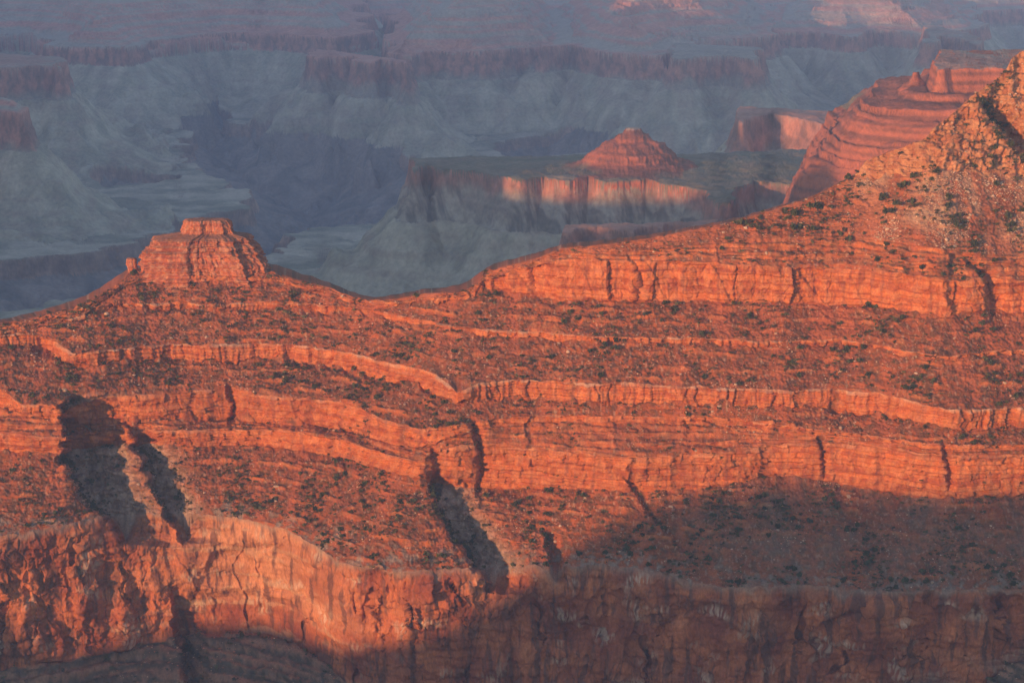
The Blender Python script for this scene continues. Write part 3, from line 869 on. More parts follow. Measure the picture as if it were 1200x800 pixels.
def mesa(name, label, rim, back, z, hc, up=None, upw=None, foot=None, er=1.0, talus=.92, out=None, slope_top=.05, cat='mesa', big=0.0, ledge=19.0):
    """rim = photo points of the cliff edge facing us (left to right), back = metres behind for each end
    up = [(inward distance, rise)] stepped upper slopes"""
    front = [pt(px, py, z) for px, py in rim]
    bk = back if isinstance(back, (list, tuple)) else (back, back)
    b2 = [(front[-1][0] * (1 + bk[1] / front[-1][1]), front[-1][1] + bk[1]), (front[0][0] * (1 + bk[0] / front[0][1]), front[0][1] + bk[0])]
    poly = front + b2
    arr = np.array(poly)
    x0, x1 = arr[:, 0].min() - 1100, arr[:, 0].max() + 1100
    y0, y1 = arr[:, 1].min() - 1300, arr[:, 1].max() + 1300
    r0 = int(np.searchsorted(YY, y0)); r1 = int(np.searchsorted(YY, y1))
    sl = (slice(r0, max(r1, r0 + 2)), slice(None))
    X, Y = BX[sl], BY[sl]
    sc = er * hc / 110.0
    sd0 = sdist(X, Y, poly)
    sd = sd0 + sc * (20 * er2[sl] + 26 * (er1[sl] - .5) + 7 * n2(X / 34, Y / 34, 311) + 1.2 * n2(X / 12, Y / 12, 312))
    if big:
        sd = sd + big * (1.1 * n2(X / 560, Y / 560, 341) + .6 * n2(X / 250, Y / 250, 342))
        sd0 = sd0 + big * 1.1 * n2(X / 560, Y / 560, 341)
    d = np.clip(-sd, 0, None)
    # spurs run down the talus
    ru = ridged2(X / 105 + .6 * n2(X / 120, Y / 120, 314), Y / 105, 3, 313, .6)
    dt = d * (1 + (.36 * np.clip(er3[sl] - .1, -.7, .9) + .05 * np.clip(ru, -.6, 1)) * sstep(15, 110, d))
    fz = H[sl]
    base = fz if foot is None else np.full_like(fz, foot)
    if out is None:
        cw = .28 * hc
        rise = np.clip(z - hc - (floor_z(Y) - 15), 30, None)
        w = rise / talus
        wall = np.interp(d, [0, .12 * cw, .38 * cw, .52 * cw, .9 * cw, cw, cw * 1.3, cw * 1.8], [0, .28 * hc, .55 * hc, .58 * hc, .93 * hc, hc, hc * 1.03, hc * 1.15])
        tal = np.where(dt > cw * 1.8, hc * .15 + (rise * 1.3) * (1 - np.exp(-(dt - cw * 1.8) / (1.3 * w))) , 0)
        tal = tal - 5 * np.exp(-((tal - .38 * rise) / (.05 * rise)) ** 2)
        h = z - np.where(d > cw * 1.8, hc + tal + 1.4 * DROP[sl] * sstep(.5, .95, tal / rise), wall)
        zn = np.where(d > cw * 1.15, 1, np.where(d > 0, 2, 3 if up is not None else 7))
    else:
        o_ = np.array(out, float)
        fall = np.interp(dt * .3 + d * .7, o_[:, 0], o_[:, 1])
        q = fall / 16.0 + .55 * n2(X / 170, Y / 170, 315) + .9 * n2(fall / 21.0, fall * 0 + 4, 318); fr = q - np.floor(q)
        h = z - np.where(d > 12, fall + 16.0 * np.clip(.55 + 1.1 * n2(X / 90, np.floor(q) * 5.1, 319), .1, 1) * (sstep(.5, .72, fr) - fr), fall)
        zn = np.where(d > o_[-1, 0] * .8, 1, 6)
    i_ = np.clip(sd, 0, None)
    if up is not None:
        u_ = np.array(up, float)
        i2 = np.clip(sd0 + .55 * (sd - sd0) + 6 * n2(X / 30, Y / 30, 316), 0, None)
        rz = np.interp(i2, u_[:, 0], u_[:, 1])
        # ledges every so often
        q = rz / ledge + 1.1 * n2(rz / 30.0, rz * 0 + 2, 326) + .4 * n2(X / 260, Y / 260, 327); fr = q - np.floor(q)
        rz = rz + ledge * .75 * np.clip(.6 + 1.2 * n2(X / 140, np.floor(q) * 3.3, 328), .1, 1.1) * (sstep(.55, .8, fr) - fr)
        h = np.where(sd > 0, z + rz, h)
    else:
        h = np.where(sd > 0, z + np.minimum(i_ * slope_top, 14) + 4.5 * n2(X / 55, Y / 55, 317) * np.clip(i_ / 20, 0, 1), h)
    k = len(MES) + 1
    MES.append((name, label, cat))
    m = h > H[sl] + .01
    H[sl] = np.where(m, h, H[sl]); ID[sl] = np.where(m & ((zn != 1) | (-sd < 420)), k, np.where(m, 0, ID[sl])); ZON[sl] = np.where(m & ~((zn == 1) & (DROP[sl] > 3) & (d > 120) & (h < z - hc - .78 * np.clip(z - hc - (floor_z(Y) - 15), 30, None))), zn, ZON[sl]); REL[sl] = np.where(m, h - z, REL[sl])


# far wall and massifs, back to front
mesa('massif', 'farthest bluish canyon wall fading in haze at the top of the view', [(-140, 14), (200, 12), (430, 16), (600, 12), (900, 16), (1000, 10), (1080, 14), (1150, 12), (1220, 9), (1340, 12)], (2500, 2500), -700, 90, [(0, 0), (60, 30), (200, 120), (600, 330), (1200, 430)], None, 1.3, big=70, ledge=30.0)
mesa('massif', 'hazy layered massif with a flat cliff band far off at top left', [(-140, 52), (-30, 44), (20, 40), (62, 46), (72, 52), (112, 53), (150, 56), (160, 48), (210, 42), (270, 38), (330, 40), (395, 44), (425, 36)], (2600, 2600), -630, 66,
     [(0, 0), (80, 18), (240, 110), (480, 190), (620, 280), (1000, 380)], None, 1.5, big=70, ledge=30.0)
mesa('massif', 'hazy banded massif filling the top centre behind the flat purple mesa', [(468, 62), (480, 58), (520, 58), (560, 60), (600, 55), (640, 54), (655, 58)], (2200, 2200), -640, 100,
     [(0, 0), (50, 22), (150, 100), (330, 180), (420, 250), (800, 380)], None, .8, big=70, ledge=30.0)
mesa('massif', 'long hazy massif with a dark cliff band, right of top centre', [(640, 56), (670, 52), (700, 60), (735, 66), (765, 66), (792, 70), (796, 62), (800, 52), (850, 46), (905, 43)], (2300, 2300), -628, 86,
     [(0, 0), (90, 20), (220, 80), (420, 170), (600, 230), (1200, 300)], None, .9, big=70, ledge=30.0)
mesa('mesa', 'short flat-topped mesa spur jutting from the hazy massif, left of the red stepped spur', [(796, 69), (820, 66), (850, 65), (872, 67), (884, 69)], (700, 500), -618, 100, None, None, .6)
mesa('massif', 'pale blue massif with domed tops, upper right', [(880, 44), (905, 38), (960, 36), (990, 42), (1030, 36), (1060, 38), (1095, 40), (1140, 30)], (1900, 1900), -650, 66,
     [(0, 0), (120, 30), (300, 100), (500, 165), (620, 215), (900, 240)], None, 1.1, big=70, ledge=30.0)
mesa('mesa', 'narrow flat ridge end in haze just above and behind the red stepped spur', [(1090, 50), (1100, 42), (1122, 44), (1138, 48), (1146, 53)], (900, 420), -590, 90, None, None, .25)
mesa('mesa', 'flat purple cliff mesa jutting from the hazy massif above the dark gorge', [(370, 68), (392, 66), (420, 65), (427, 71), (432, 74), (440, 70), (462, 71), (475, 74), (479, 80)], (420, 260), -640, 116, [(0, 0), (40, 4), (110, 30), (200, 75)], None, .22, .95)
mesa('mesa', 'flat purple mesa at the left edge, far off', [(-140, 82), (-40, 80), (10, 79), (60, 77), (70, 79)], (800, 420), -598, 100, None, None, .22)
mesa('butte', 'low reddish butte cut by the left edge above a long smooth grey apron', [(-140, 119), (-60, 123), (-8, 129), (14, 132), (30, 134)], (420, 170), -606, 92, [(0, 0), (30, 14), (60, 30), (160, 60)], None, .16, .45, cat='butte')
mesa('mesa', 'small cliff-sided mesa with a sunlit face just left of the red stepped spur', [(868, 142), (876, 137), (888, 134), (908, 132), (935, 137), (955, 142), (975, 146)], (330, 260), -548, 78, None, None, .2, .6)
mesa('mesa', 'dark flat mesa with a sheer fluted end and a red butte on top, middle distance', [(486, 200), (490, 195), (502, 193), (520, 198), (545, 199), (580, 203), (610, 208), (640, 206), (665, 211), (690, 207), (720, 213), (760, 211), (800, 217), (830, 224), (848, 236),
               (858, 226), (880, 212), (930, 216), (980, 214), (1060, 210)], (190, 500), -572, 96, None, None, .95, .75)
for nm_, lb_, (ax, ay, az), rad, hgt, st_, sd_ in (
        ('butte', 'big hazy stepped butte rising over the massif at top centre', (560, 5, -528), 430, 125, .8, 361),
        ('butte', 'hazy stepped butte rising over the massif at top left', (130, 7, -528), 420, 115, .9, 362),
        ('butte', 'hazy stepped butte above the cliff band, right of top centre', (775, 34, -578), 260, 60, .9, 363)):
    cx_, cy_ = pt(ax, ay, az)
    q_ = np.hypot(BX - cx_, (BY - cy_) * st_) * (1 + .22 * n2(BX / 330, BY / 330, sd_)) + 40 * ridged2(BX / 240, BY / 240, 3, sd_ + 9, .5) * -1
    ch_ = np.interp(q_, [0, 40, 60, rad * .35, rad * .38, rad * .62, rad * .66, rad, rad * 1.2], [0, -6, -45, -.42 * hgt, -.55 * hgt, -.70 * hgt, -.84 * hgt, -hgt, -hgt * 1.3]) - 1.6 * np.clip(q_ - rad * 1.2, 0, None)
    qq = ch_ / 24.0 + .4 * n2(BX / 260, BY / 260, sd_ + 3); fr = qq - np.floor(qq)
    hb_ = az + ch_ + 24 * .55 * (sstep(.4, .75, fr) - fr)
    MES.append((nm_, lb_, 'butte'))
    mk = (hb_ > H + .5) & (H > -690)
    H = np.where(mk, hb_, H); ID = np.where(mk, len(MES), ID); ZON = np.where(mk, 3, ZON); REL = np.where(mk, hb_ + 640, REL)
# stepped red pyramid on that mesa
pyr = [pt(x, y, -566) for x, y in ((683, 203), (700, 206), (745, 208), (790, 206), (806, 201))]
pyr = pyr + [(pyr[-1][0] + 15, pyr[-1][1] + 150), (pyr[0][0] - 15, pyr[0][1] + 150)]
dpy = sdist(BX, BY, pyr)
cxp, cyp = pt(743, 151, -494)
rp = np.hypot((BX - cxp) * 1.0, (BY - cyp) * .8) + 10 * er2 + 9 * n2(BX / 70, BY / 70, 324) + 4 * n2(BX / 16, BY / 16, 321) + 3.5 * (1 - 2 * np.abs(n2(BX / 9, BY / 9, 322)))
rp = rp + 2.5 * np.tanh(2 * n2(BX / 60, rp / 9, 323))
hp = np.interp(rp, [0, 9, 12, 28, 34, 57, 64, 80, 88, 106, 124, 170, 235, 300], [2, 0, -8, -12, -20, -29, -38, -46, -57, -65, -71, -77, -84, -120]) - 494
MES.append(('butte', 'small stepped red pyramid butte glowing on the dark mesa', 'butte'))
mk = (hp > H) & (rp < 290) & (H > -588)
H = np.where(mk, hp, H); ID = np.where(mk, len(MES), ID); ZON = np.where(mk, 6, ZON); REL = np.where(mk, hp + 494, REL)
mesa('spur', 'long red stepped spur with ledges and a cliff band on top, at the right', [(1103, 82), (1110, 81), (1130, 80.6), (1150, 80), (1190, 79.8), (1340, 80)], (420, 420), -304, 40, [(0, 0), (40, 3), (400, 6)], None, .75,
     out=[(0, 0), (4, 20), (10, 37), (60, 48), (115, 58), (122, 66), (150, 82), (156, 92), (190, 118), (196, 130), (222, 162), (240, 205), (258, 250), (290, 310), (360, 400), (700, 520), (1500, 900), (6000, 4000)], cat='spur')
cxk, cyk = pt(1073, 84, -318)
rk = np.hypot(BX - cxk, BY - cyk) + 3 * n2(BX / 8, BY / 8, 325)
hk = np.interp(rk, [0, 5, 8, 20, 60, 110], [0, 0, -12, -24, -58, -110]) - 318 - 2 * np.clip(rk - 110, 0, None)
mk = (hk > H); kspur = len(MES)
H = np.where(mk, hk, H); ID = np.where(mk, kspur, ID); ZON = np.where(mk, 6, ZON); REL = np.where(mk, hk + 304, REL)
mesa('mesa', 'small low cliff knob with a lit cap just behind the red ridge', [(664, 272), (672, 267), (700, 266), (730, 269), (742, 273), (750, 266), (765, 265), (776, 269), (783, 262), (800, 262), (840, 270)], (70, 110), -540, 34, None, None, .22, .7)

BZ = H + np.where(ZON == 0, 1.2, np.where(ZON == 1, 2.0, 2.2)) * fbm2(BX / 24, BY / 24, 3, 331)
# strongest detail where it is seen: spread the rows of each column evenly over the picture
NR = 1150
GP = np.empty((NR, len(bxs), 3), F4); GI = np.empty((NR, len(bxs)), np.int16); GZ = np.empty_like(GI); GR = np.empty((NR, len(bxs)), F4)
QY = -BZ / BY * FPX
WT = np.abs(np.diff(QY, axis=0)) + .15 * np.diff(BY, axis=0) / BY[:-1] * 100 + .03 * np.abs(np.diff(BZ, axis=0))
kk = np.exp(-.5 * (np.arange(-30, 31) / 11.0) ** 2).astype(F4); kk /= kk.sum()
Wp = np.pad(WT, ((0, 0), (30, 30)), mode='edge'); WS = np.zeros_like(WT)
for q in range(61):
    WS += kk[q] * Wp[:, q:q + len(bxs)]
del Wp
for j in range(len(bxs)):
    yv, zv = BY[:, j], BZ[:, j]
    s_ = np.concatenate([[0], np.cumsum(WS[:, j], dtype=np.float64)]); s_ /= s_[-1]
    f_ = np.interp(np.linspace(0, 1, NR), s_, np.arange(len(yv)))
    i0 = np.clip(f_.astype(int), 0, len(yv) - 2); fr = f_ - i0
    y_ = yv[i0] * (1 - fr) + yv[i0 + 1] * fr; z_ = zv[i0] * (1 - fr) + zv[i0 + 1] * fr
    x_ = BX[i0, j] * (1 - fr) + BX[i0 + 1, j] * fr
    GP[:, j, 0] = x_; GP[:, j, 1] = y_; GP[:, j, 2] = z_
    ii = np.clip(np.round(f_).astype(int), 0, len(yv) - 1)
    GI[:, j] = ID[ii, j]; GZ[:, j] = ZON[ii, j]; GR[:, j] = REL[i0, j] * (1 - fr) + REL[i0 + 1, j] * fr
GP = GP[::-1]; GI = GI[::-1]; GZ = GZ[::-1]; GR = GR[::-1]
gn = grid_normals(GP.astype(float)); steep = 1 - np.abs(gn[..., 2])
gx, gy, gz_ = GP[..., 0], GP[..., 1], GP[..., 2]
a1 = fbm2(gx / 90, gy / 90, 3, 341); a2 = n2(gx / 700, gz_ / 9, 342); a3 = fbm2(gx / 30, gz_ / 45, 4, 343, .6); a4 = fbm2(gx / 300, gy / 300, 3, 344)


def bc(*c):
    return np.broadcast_to(col(*c), GP.shape)


PL = mix(bc(.25, .225, .165), bc(.45, .38, .30), np.clip(.5 + 1.2 * a4 + .7 * a1, 0, 1))
PL = mix(PL, bc(.24, .15, .11), sstep(.10, .3, steep) * .7)
TA = mix(bc(.46, .40, .30), bc(.32, .285, .21), np.clip(.5 + 1.3 * a1 + .6 * a4, 0, 1))
TA = mix(TA, bc(.33, .24, .19), np.clip(.2 + .25 * np.tanh(3 * n2(gx / 900, gz_ / 16, 347)) + .5 * fbm2(gx / 60, gy / 260, 3, 348), 0, .65))
WA = mix(bc(.46, .205, .145), bc(.25, .135, .105), np.clip(.5 + 1.4 * a3, 0, 1))
WA = mix(WA, bc(.30, .27, .22), sstep(-62, -95, GR + 18 * a1) * .75)
UP = mix(bc(.54, .25, .19), bc(.40, .32, .265), np.clip(.5 + .8 * np.tanh(3.5 * n2(gx / 1500, gz_ / 13, 345)) + .3 * a1 - .6 * (steep - .35), 0, 1))
TO = mix(bc(.16, .15, .105), bc(.22, .175, .13), np.clip(.5 + a1, 0, 1))
BR = mix(bc(.36, .235, .18), bc(.24, .165, .135), np.clip(.5 + 1.2 * a3, 0, 1))
GO = mix(bc(.19, .165, .155), bc(.28, .225, .205), np.clip(.5 + 1.2 * a1, 0, 1))
RS = mix(bc(.43, .135, .072), bc(.22, .085, .055), np.clip(.5 + .8 * np.tanh(3 * n2(gx / 700, gz_ / 7, 346)) + .4 * a1 - .8 * (steep - .4), 0, 1))
gc = np.where((GZ == 0)[..., None], PL, 0)
m1 = [k for k, q in enumerate(MES, 1) if 'sheer fluted' in q[1]][0]
flat_top = (GZ == 7) | ((GZ == 6) & (GR > -2) & (GR < 8) & (GI != m1) & (steep < .12))
for k_, A_ in ((1, TA), (2, WA), (3, UP), (4, BR), (5, GO), (6, RS)):
    gc = np.where((GZ == k_)[..., None], A_, gc)
gc = np.where(((GZ == 6) & (GR < -60) & (GR > -100) & (np.abs(GP[..., 1] - 4500) < 500) & (gx < 620))[..., None], mix(RS, TO, sstep(-68, -80, GR + 9 * a1)), gc)
gc = np.where((flat_top & (GI == m1))[..., None], TO, np.where(flat_top[..., None], mix(TO, UP, .65 + 0 * a1), gc))
fid = GI[:-1, :-1]
GY = mix(bc(.17, .15, .125), bc(.40, .345, .28), np.clip(.5 + 1.1 * fbm2(gx / 20 + gy / 30, gz_ / 70, 4, 351, .6), 0, 1))
gc = np.where(((GI == m1) & (GZ == 2))[..., None], mix(gc, GY, sstep(-22, -48, GR + 14 * a1 + 10 * a4) * .85), gc)
o = grid_object('canyon_floor', GP, gc, M_FAR, fid == 0)
tag(o, 'grey-green canyon plateau with talus aprons, cut by a dark inner gorge', 'canyon floor', None, 'structure')
for k_, (nm, lb, ct) in enumerate(MES, 1):
    if (fid == k_).sum() > 20:
        o = grid_object(nm, GP, gc, M_FAR, fid == k_)
        tag(o, lb, ct, None, 'structure')
# ground under and around everything
gv = np.array([[-60000, -40000, -1480], [60000, -40000, -1480], [60000, 80000, -1480], [-60000, 80000, -1480]], float)
o = mesh_raw('ground', gv, np.array([[0, 1, 2, 3]]), None, plain_mat('canyon_ground', (.19, .17, .13), .25, .01), False)
tag(o, 'grey-brown ground of the canyon country', 'ground', None, 'structure')
#print('DBG', H.min(), H.max(), [(k, int((ID==k).sum())) for k in range(len(MES)+1)])
#print('DBG', [pt(*q) for q in gorge_px[:6]], pt(489,206,-572), BX[0,0], BX[-1,0])

# ================================================================== SCRUB AND BOULDERS ON THE SLOPES
def bush_template(seed, nf):
    """many small leaf-clump faces spread through an uneven low crown, on a few short stems"""
    g = np.random.default_rng(seed)
    lob = [(np.array([g.uniform(-.55, .55), g.uniform(-.55, .55), g.uniform(.35, .75)]), g.uniform(.38, .62)) for _ in range(5)]
    V, F = [], []
    for k in range(nf):
        c, r = lob[k % 5]
        d = g.normal(size=3); d /= np.linalg.norm(d); d[2] = abs(d[2]) * 1.0 - .25
        p = c + d * r * g.uniform(.55, 1.0) * np.array([1, 1, .8])
        a = g.normal(size=3); a /= np.linalg.norm(a); b = np.cross(a, g.normal(size=3)); b /= np.linalg.norm(b)
        s = g.uniform(.16, .30)
        i = len(V)
        V += [p - a * s, p + b * s * .8, p + a * s, p - b * s * .7]
        F.append([i, i + 1, i + 2, i + 3])
    for k in range(3):
        x, y = g.uniform(-.2, .2, 2); i = len(V); w = .05
        t = np.array([x * 2.2, y * 2.2, .6])
        V += [np.array([x - w, y, -.25]), np.array([x + w, y, -.25]), t + [w * .6, 0, 0], t - [w * .6, 0, 0]]
        F.append([i, i + 1, i + 2, i + 3])
    return np.array(V), np.array(F)


def rock_template(seed, sub=0):
    g = np.random.default_rng(seed)
    ph = (1 + 5 ** .5) / 2
    V = [np.array(v, float) for v in ((-1, ph, 0), (1, ph, 0), (-1, -ph, 0), (1, -ph, 0), (0, -1, ph), (0, 1, ph), (0, -1, -ph), (0, 1, -ph), (ph, 0, -1), (ph, 0, 1), (-ph, 0, -1), (-ph, 0, 1))]
    V = [v / np.linalg.norm(v) for v in V]
    F = [(0, 11, 5), (0, 5, 1), (0, 1, 7), (0, 7, 10), (0, 10, 11), (1, 5, 9), (5, 11, 4), (11, 10, 2), (10, 7, 6), (7, 1, 8), (3, 9, 4), (3, 4, 2), (3, 2, 6), (3, 6, 8), (3, 8, 9), (4, 9, 5), (2, 4, 11), (6, 2, 10), (8, 6, 7), (9, 8, 1)]
    for _ in range(sub):
        cache = {}; NF = []

        def midp(a, b):
            k = (min(a, b), max(a, b))
            if k not in cache:
                m_ = V[a] + V[b]; V.append(m_ / np.linalg.norm(m_)); cache[k] = len(V) - 1
            return cache[k]
        for a, b, c in F:
            ab, bc_, ca = midp(a, b), midp(b, c), midp(c, a)
            NF += [(a, ab, ca), (b, bc_, ab), (c, ca, bc_), (ab, bc_, ca)]
        F = NF
    V = np.array(V)
    # chop with a few planes so that it has flat broken faces
    for _ in range(7):
        n = g.normal(size=3); n /= np.linalg.norm(n); h = g.uniform(.5, .8)
        d = V @ n - h
        V = V - np.clip(d, 0, None)[:, None] * n
    V *= 1 + .08 * g.normal(size=(len(V), 1))
    V *= np.array([g.uniform(.9, 1.3), g.uniform(.8, 1.1), g.uniform(.55, .85)])
    return V, np.array(F)


# where: area of each patch of slope x how bushy that patch is
dU = np.linalg.norm(np.gradient(Q, axis=1), axis=-1); dV = np.linalg.norm(np.gradient(Q, axis=0), axis=-1)
area = np.clip(dU * dV, 0, 12)
segc = seg[:, None] * np.ones((1, NC), int)
dens = np.zeros((R, NC))
for s_, d_ in ((1, 1.25), (2, .55), (4, 1.0), (6, 1.0), (8, 1.1), (10, .5), (12, 1.25), (0, .6), (11, .12), (9, .2), (14, .4)):
    dens[seg == s_] = d_
patch = fbm2(Xw / 38, Yw / 38, 4, 501, .65)
dens *= np.clip(.5 + 2.0 * patch, .06, 2.8)
dens *= np.where((seg == 12)[:, None] & (PXg > 760), 1.25, 1)
dens *= np.where((seg == 1)[:, None] & (PXg < 880), .5, 1)
red_ = np.exp(-((PXg - np.interp(py_, [195, 250, 300], [1140, 1158, 1172])) / 9.0) ** 2) * (seg == 1)[:, None]
dens *= 1 - .9 * red_
vis = (PXg > -220) & (PXg < 1430) & (py_ < 830)


def scatter(n, w, seed):
    g = np.random.default_rng(seed)
    w = np.where(vis, w, 0) * area
    cdf = np.cumsum(w.ravel()); k = np.searchsorted(cdf, g.random(n) * cdf[-1])
    i, j = np.unravel_index(np.clip(k, 0, w.size - 1), w.shape)
    return i, j, g


def zone(i, j):
    s_ = int(seg[i])
    if s_ in (0, 1):
        return 0
    if s_ in (2, 3, 4):
        return 1
    if s_ in (5, 6, 7):
        return 2
    if s_ == 8:
        return 3
    if s_ in (9, 10, 11):
        return 4
    if s_ == 12:
        return 5 if xs[j] < 740 else 6
    return 7


def stuff_mesh(name, tmpl, pos, size, rot, colr, mat, squash, smooth=False):
    Vs, Fs, Cs = [], [], []
    base = 0
    which = np.arange(len(pos)) % len(tmpl)
    for t_, (V, F) in enumerate(tmpl):
        k = np.nonzero(which == t_)[0]
        c, s_ = np.cos(rot[k]), np.sin(rot[k])
        x = V[None, :, 0] * c[:, None] - V[None, :, 1] * s_[:, None]
        y = V[None, :, 0] * s_[:, None] + V[None, :, 1] * c[:, None]
        W_ = np.stack([x, y, np.broadcast_to(V[None, :, 2], x.shape) * squash[k][:, None]], -1) * size[k][:, None, None] + pos[k][:, None, :]
        Vs.append(W_.reshape(-1, 3)); n = len(V)
        Fs.append((F[None] + (np.arange(len(k)) * n)[:, None, None] + base).reshape(-1, F.shape[1])); base += len(k) * n
        Cs.append(np.repeat(colr[k], n, 0))
    return mesh_raw(name, np.vstack(Vs), np.vstack(Fs), np.vstack(Cs), mat, smooth)


M_BUSH = rock_mat('juniper_green', 1.5, .45, .2)
M_ROCK = rock_mat('boulder_stone', 1.2, .25, .5)

NB = 12300
bi, bj, g = scatter(NB, dens, 511)
bpos = Q[bi, bj].copy()
bsz = np.exp(g.normal(-.12, .56, NB)) * 1.3
bsz = np.clip(bsz, .4, 3.3)
bz = np.array([zone(i, j) for i, j in zip(bi, bj)])
bsz[bz == 0] *= 1.25
bsz[bz == 4] *= .75
bpos[:, 2] -= .15 * bsz
brot = g.uniform(0, 2 * PI, NB); bsq = g.uniform(1.05, 1.7, NB)
bcol = np.array([.066, .066, .032]) * np.exp(g.normal(0, .28, (NB, 1))) + g.random((NB, 1)) * np.array([.035, .022, .008])
screen = bsz / bpos[:, 1]
order = np.argsort(-screen * ((bj * DPX + PX0 > 4) & (bj * DPX + PX0 < 1196) & (bz != 7)))
big = order[:290]; small = order[290:]
tm = [bush_template(600 + k, 46) for k in range(5)]
o = stuff_mesh('scrub', tm, bpos[small], bsz[small], brot[small], bcol[small], M_BUSH, bsq[small])
tag(o, 'low dark scrub dotted over all the red slopes', 'scrub', None, 'stuff')
NT = 30000
ti, tj, g = scatter(NT, np.sqrt(dens) * np.clip(.8 + .9 * patch, .2, 2), 541)
tp = Q[ti, tj].copy(); tsz = np.exp(g.normal(-.62, .3, NT)); tp[:, 2] -= .1 * tsz
tcol = np.array([.085, .072, .04]) * np.exp(g.normal(0, .3, (NT, 1)))
o = stuff_mesh('brush', [bush_template(650 + k, 13) for k in range(4)], tp, tsz, g.uniform(0, 2 * PI, NT), tcol, M_BUSH, g.uniform(.8, 1.3, NT))
tag(o, 'fine grey-brown brush speckling the slopes between the cliff bands', 'brush', None, 'stuff')
ZL = ['dark green juniper shrub among pale talus on the hill below the buff crag',
      'dark green shrub on the red slope between the blocky cliff and the thin ledge',
      'dark green shrub on the red slope between the thin ledge and the fluted cliff band',
      'dark green shrub on the narrow slope right under the fluted cliff band',
      'small dark shrub on a ledge between the bedded red cliff bands',
      'dark shrub on the sunlit scree slope above the great orange wall',
      'dark shrub on the shadowed scree slope above the great wall, lower right', '']
ZG = ['shrubs on the talus hill', 'shrubs below the blocky cliff', 'shrubs above the fluted band', 'shrubs under the fluted band', 'shrubs on the bedded ledges',
      'shrubs on the sunlit scree', 'shrubs on the shadowed scree', '']
bm_ = [bush_template(700 + k, 95) for k in range(6)]
protos = []
for k, (V, F) in enumerate(bm_):
    cc = np.tile(np.array([[.066, .07, .034]]) * (.75 + .1 * k), (len(V), 1))
    o = mesh_raw('shrub', V, F, cc, M_BUSH, False)
    protos.append(o)
for n, k in enumerate(big):
    src = protos[n % 6]
    o = src if n < 6 else src.copy()
    if n >= 6:
        C.objects.link(o)
    o.location = bpos[k]; o.rotation_euler = (0, 0, brot[k]); o.scale = (bsz[k], bsz[k], bsz[k] * bsq[k])
    tag(o, ZL[bz[k]], 'shrub', ZG[bz[k]])

# boulders
bd_ = np.zeros((R, NC))
for s_, d_ in ((1, 3.0), (2, .5), (4, .8), (6, 1.2), (8, 1.0), (10, .6), (12, .8), (14, .4), (0, .5)):
    bd_[seg == s_] = d_
bd_ *= np.clip(.35 + 1.9 * fbm2(Xw / 30, Yw / 45, 3, 521), .05, 2.6)
bd_ *= np.where((seg == 1)[:, None], np.clip(sstep(960, 1060, PXg) * 1.6, .15, 2) * (1 - .9 * red_), 1)
NR_ = 32000
ri, rj, g = scatter(NR_, bd_, 531)
rpos = Q[ri, rj].copy()
rsz = np.clip(np.exp(g.normal(-.72, .48, NR_)), .22, 1.9)
rz_n = np.array([zone(i, j) for i, j in zip(ri, rj)])
rpos[:, 2] += .05 * rsz
rrot = g.uniform(0, 2 * PI, NR_); rsq = g.uniform(.7, 1.2, NR_)
pk = g.random((NR_, 1))
palep = np.where(rz_n == 0, .75, .33)[:, None]
rcol = np.where(pk < palep, np.array([[.47, .31, .215]]), np.array([[.33, .125, .072]])) * np.exp(g.normal(0, .18, (NR_, 1)))
screen = rsz / rpos[:, 1] * (pk[:, 0] < palep[:, 0])
order = np.argsort(-screen * ((rj * DPX + PX0 > 4) & (rj * DPX + PX0 < 1196) & (rz_n != 7)))
big = order[:120]; small = order[120:]
tm = [rock_template(800 + k) for k in range(8)]
o = stuff_mesh('rubble', tm, rpos[small], rsz[small], rrot[small], rcol[small], M_ROCK, rsq[small])
tag(o, 'broken pale and red rubble strewn down the slopes', 'rubble', None, 'stuff')
RL = ['pale boulder among the talus on the hill below the buff crag', 'pale boulder on the red slope between the blocky cliff and the thin ledge',
      'pale boulder on the red slope between the thin ledge and the fluted cliff band', 'pale boulder on the narrow slope right under the fluted cliff band',
      'pale boulder on a ledge between the bedded red cliff bands', 'pale boulder on the sunlit scree slope above the great orange wall',
      'pale boulder on the shadowed scree slope above the great wall, lower right', '']
RG = [q.replace('shrubs', 'boulders') for q in ZG]
protos = []
for k in range(5):
    V, F = rock_template(900 + k, 2)
    protos.append(mesh_raw('boulder', V, F, np.tile(np.array([[.46, .31, .22]]) * (.85 + .08 * k), (len(V), 1)), M_ROCK, False))
for n, k in enumerate(big):
    src = protos[n % 5]
    o = src if n < 5 else src.copy()
    if n >= 5:
        C.objects.link(o)
    o.location = rpos[k]; o.rotation_euler = (0, 0, rrot[k]); o.scale = (rsz[k], rsz[k], rsz[k] * rsq[k])
    tag(o, RL[rz_n[k]], 'boulder', RG[rz_n[k]])
for (qx, qy, s_, lb) in ((995, 583, 2.7, 'rounded pale boulder alone at the top of the shadowed scree, under the bedded cliff'),
                         (76, 459, 3.0, 'larger and upper of two pale boulders close together on the slope near the left edge'),
                         (82, 464, 2.1, 'smaller and lower of two pale boulders close together on the slope near the left edge'),
                         (985, 502, 2.6, 'pale fallen block on the dark patch under the fluted band, right side')):
    pos, _, _ = surf(qx, qy)
    o = protos[int(qx) % 5].copy(); C.objects.link(o)
    o.location = pos + np.array([0, -.3, .4 * s_]); o.scale = (s_, s_ * .9, s_ * .8); o.rotation_euler = (0, 0, qx)
    tag(o, lb, 'boulder')

# ================================================================== UNSEEN RIM LEFT OF VIEW (added and shaped to throw the evening shadow)
nrm = np.array([-S[1], S[0], 0]); nrm /= np.linalg.norm(nrm)          # horizontal, across the sun's rays
Sh = math.hypot(S[0], S[1])


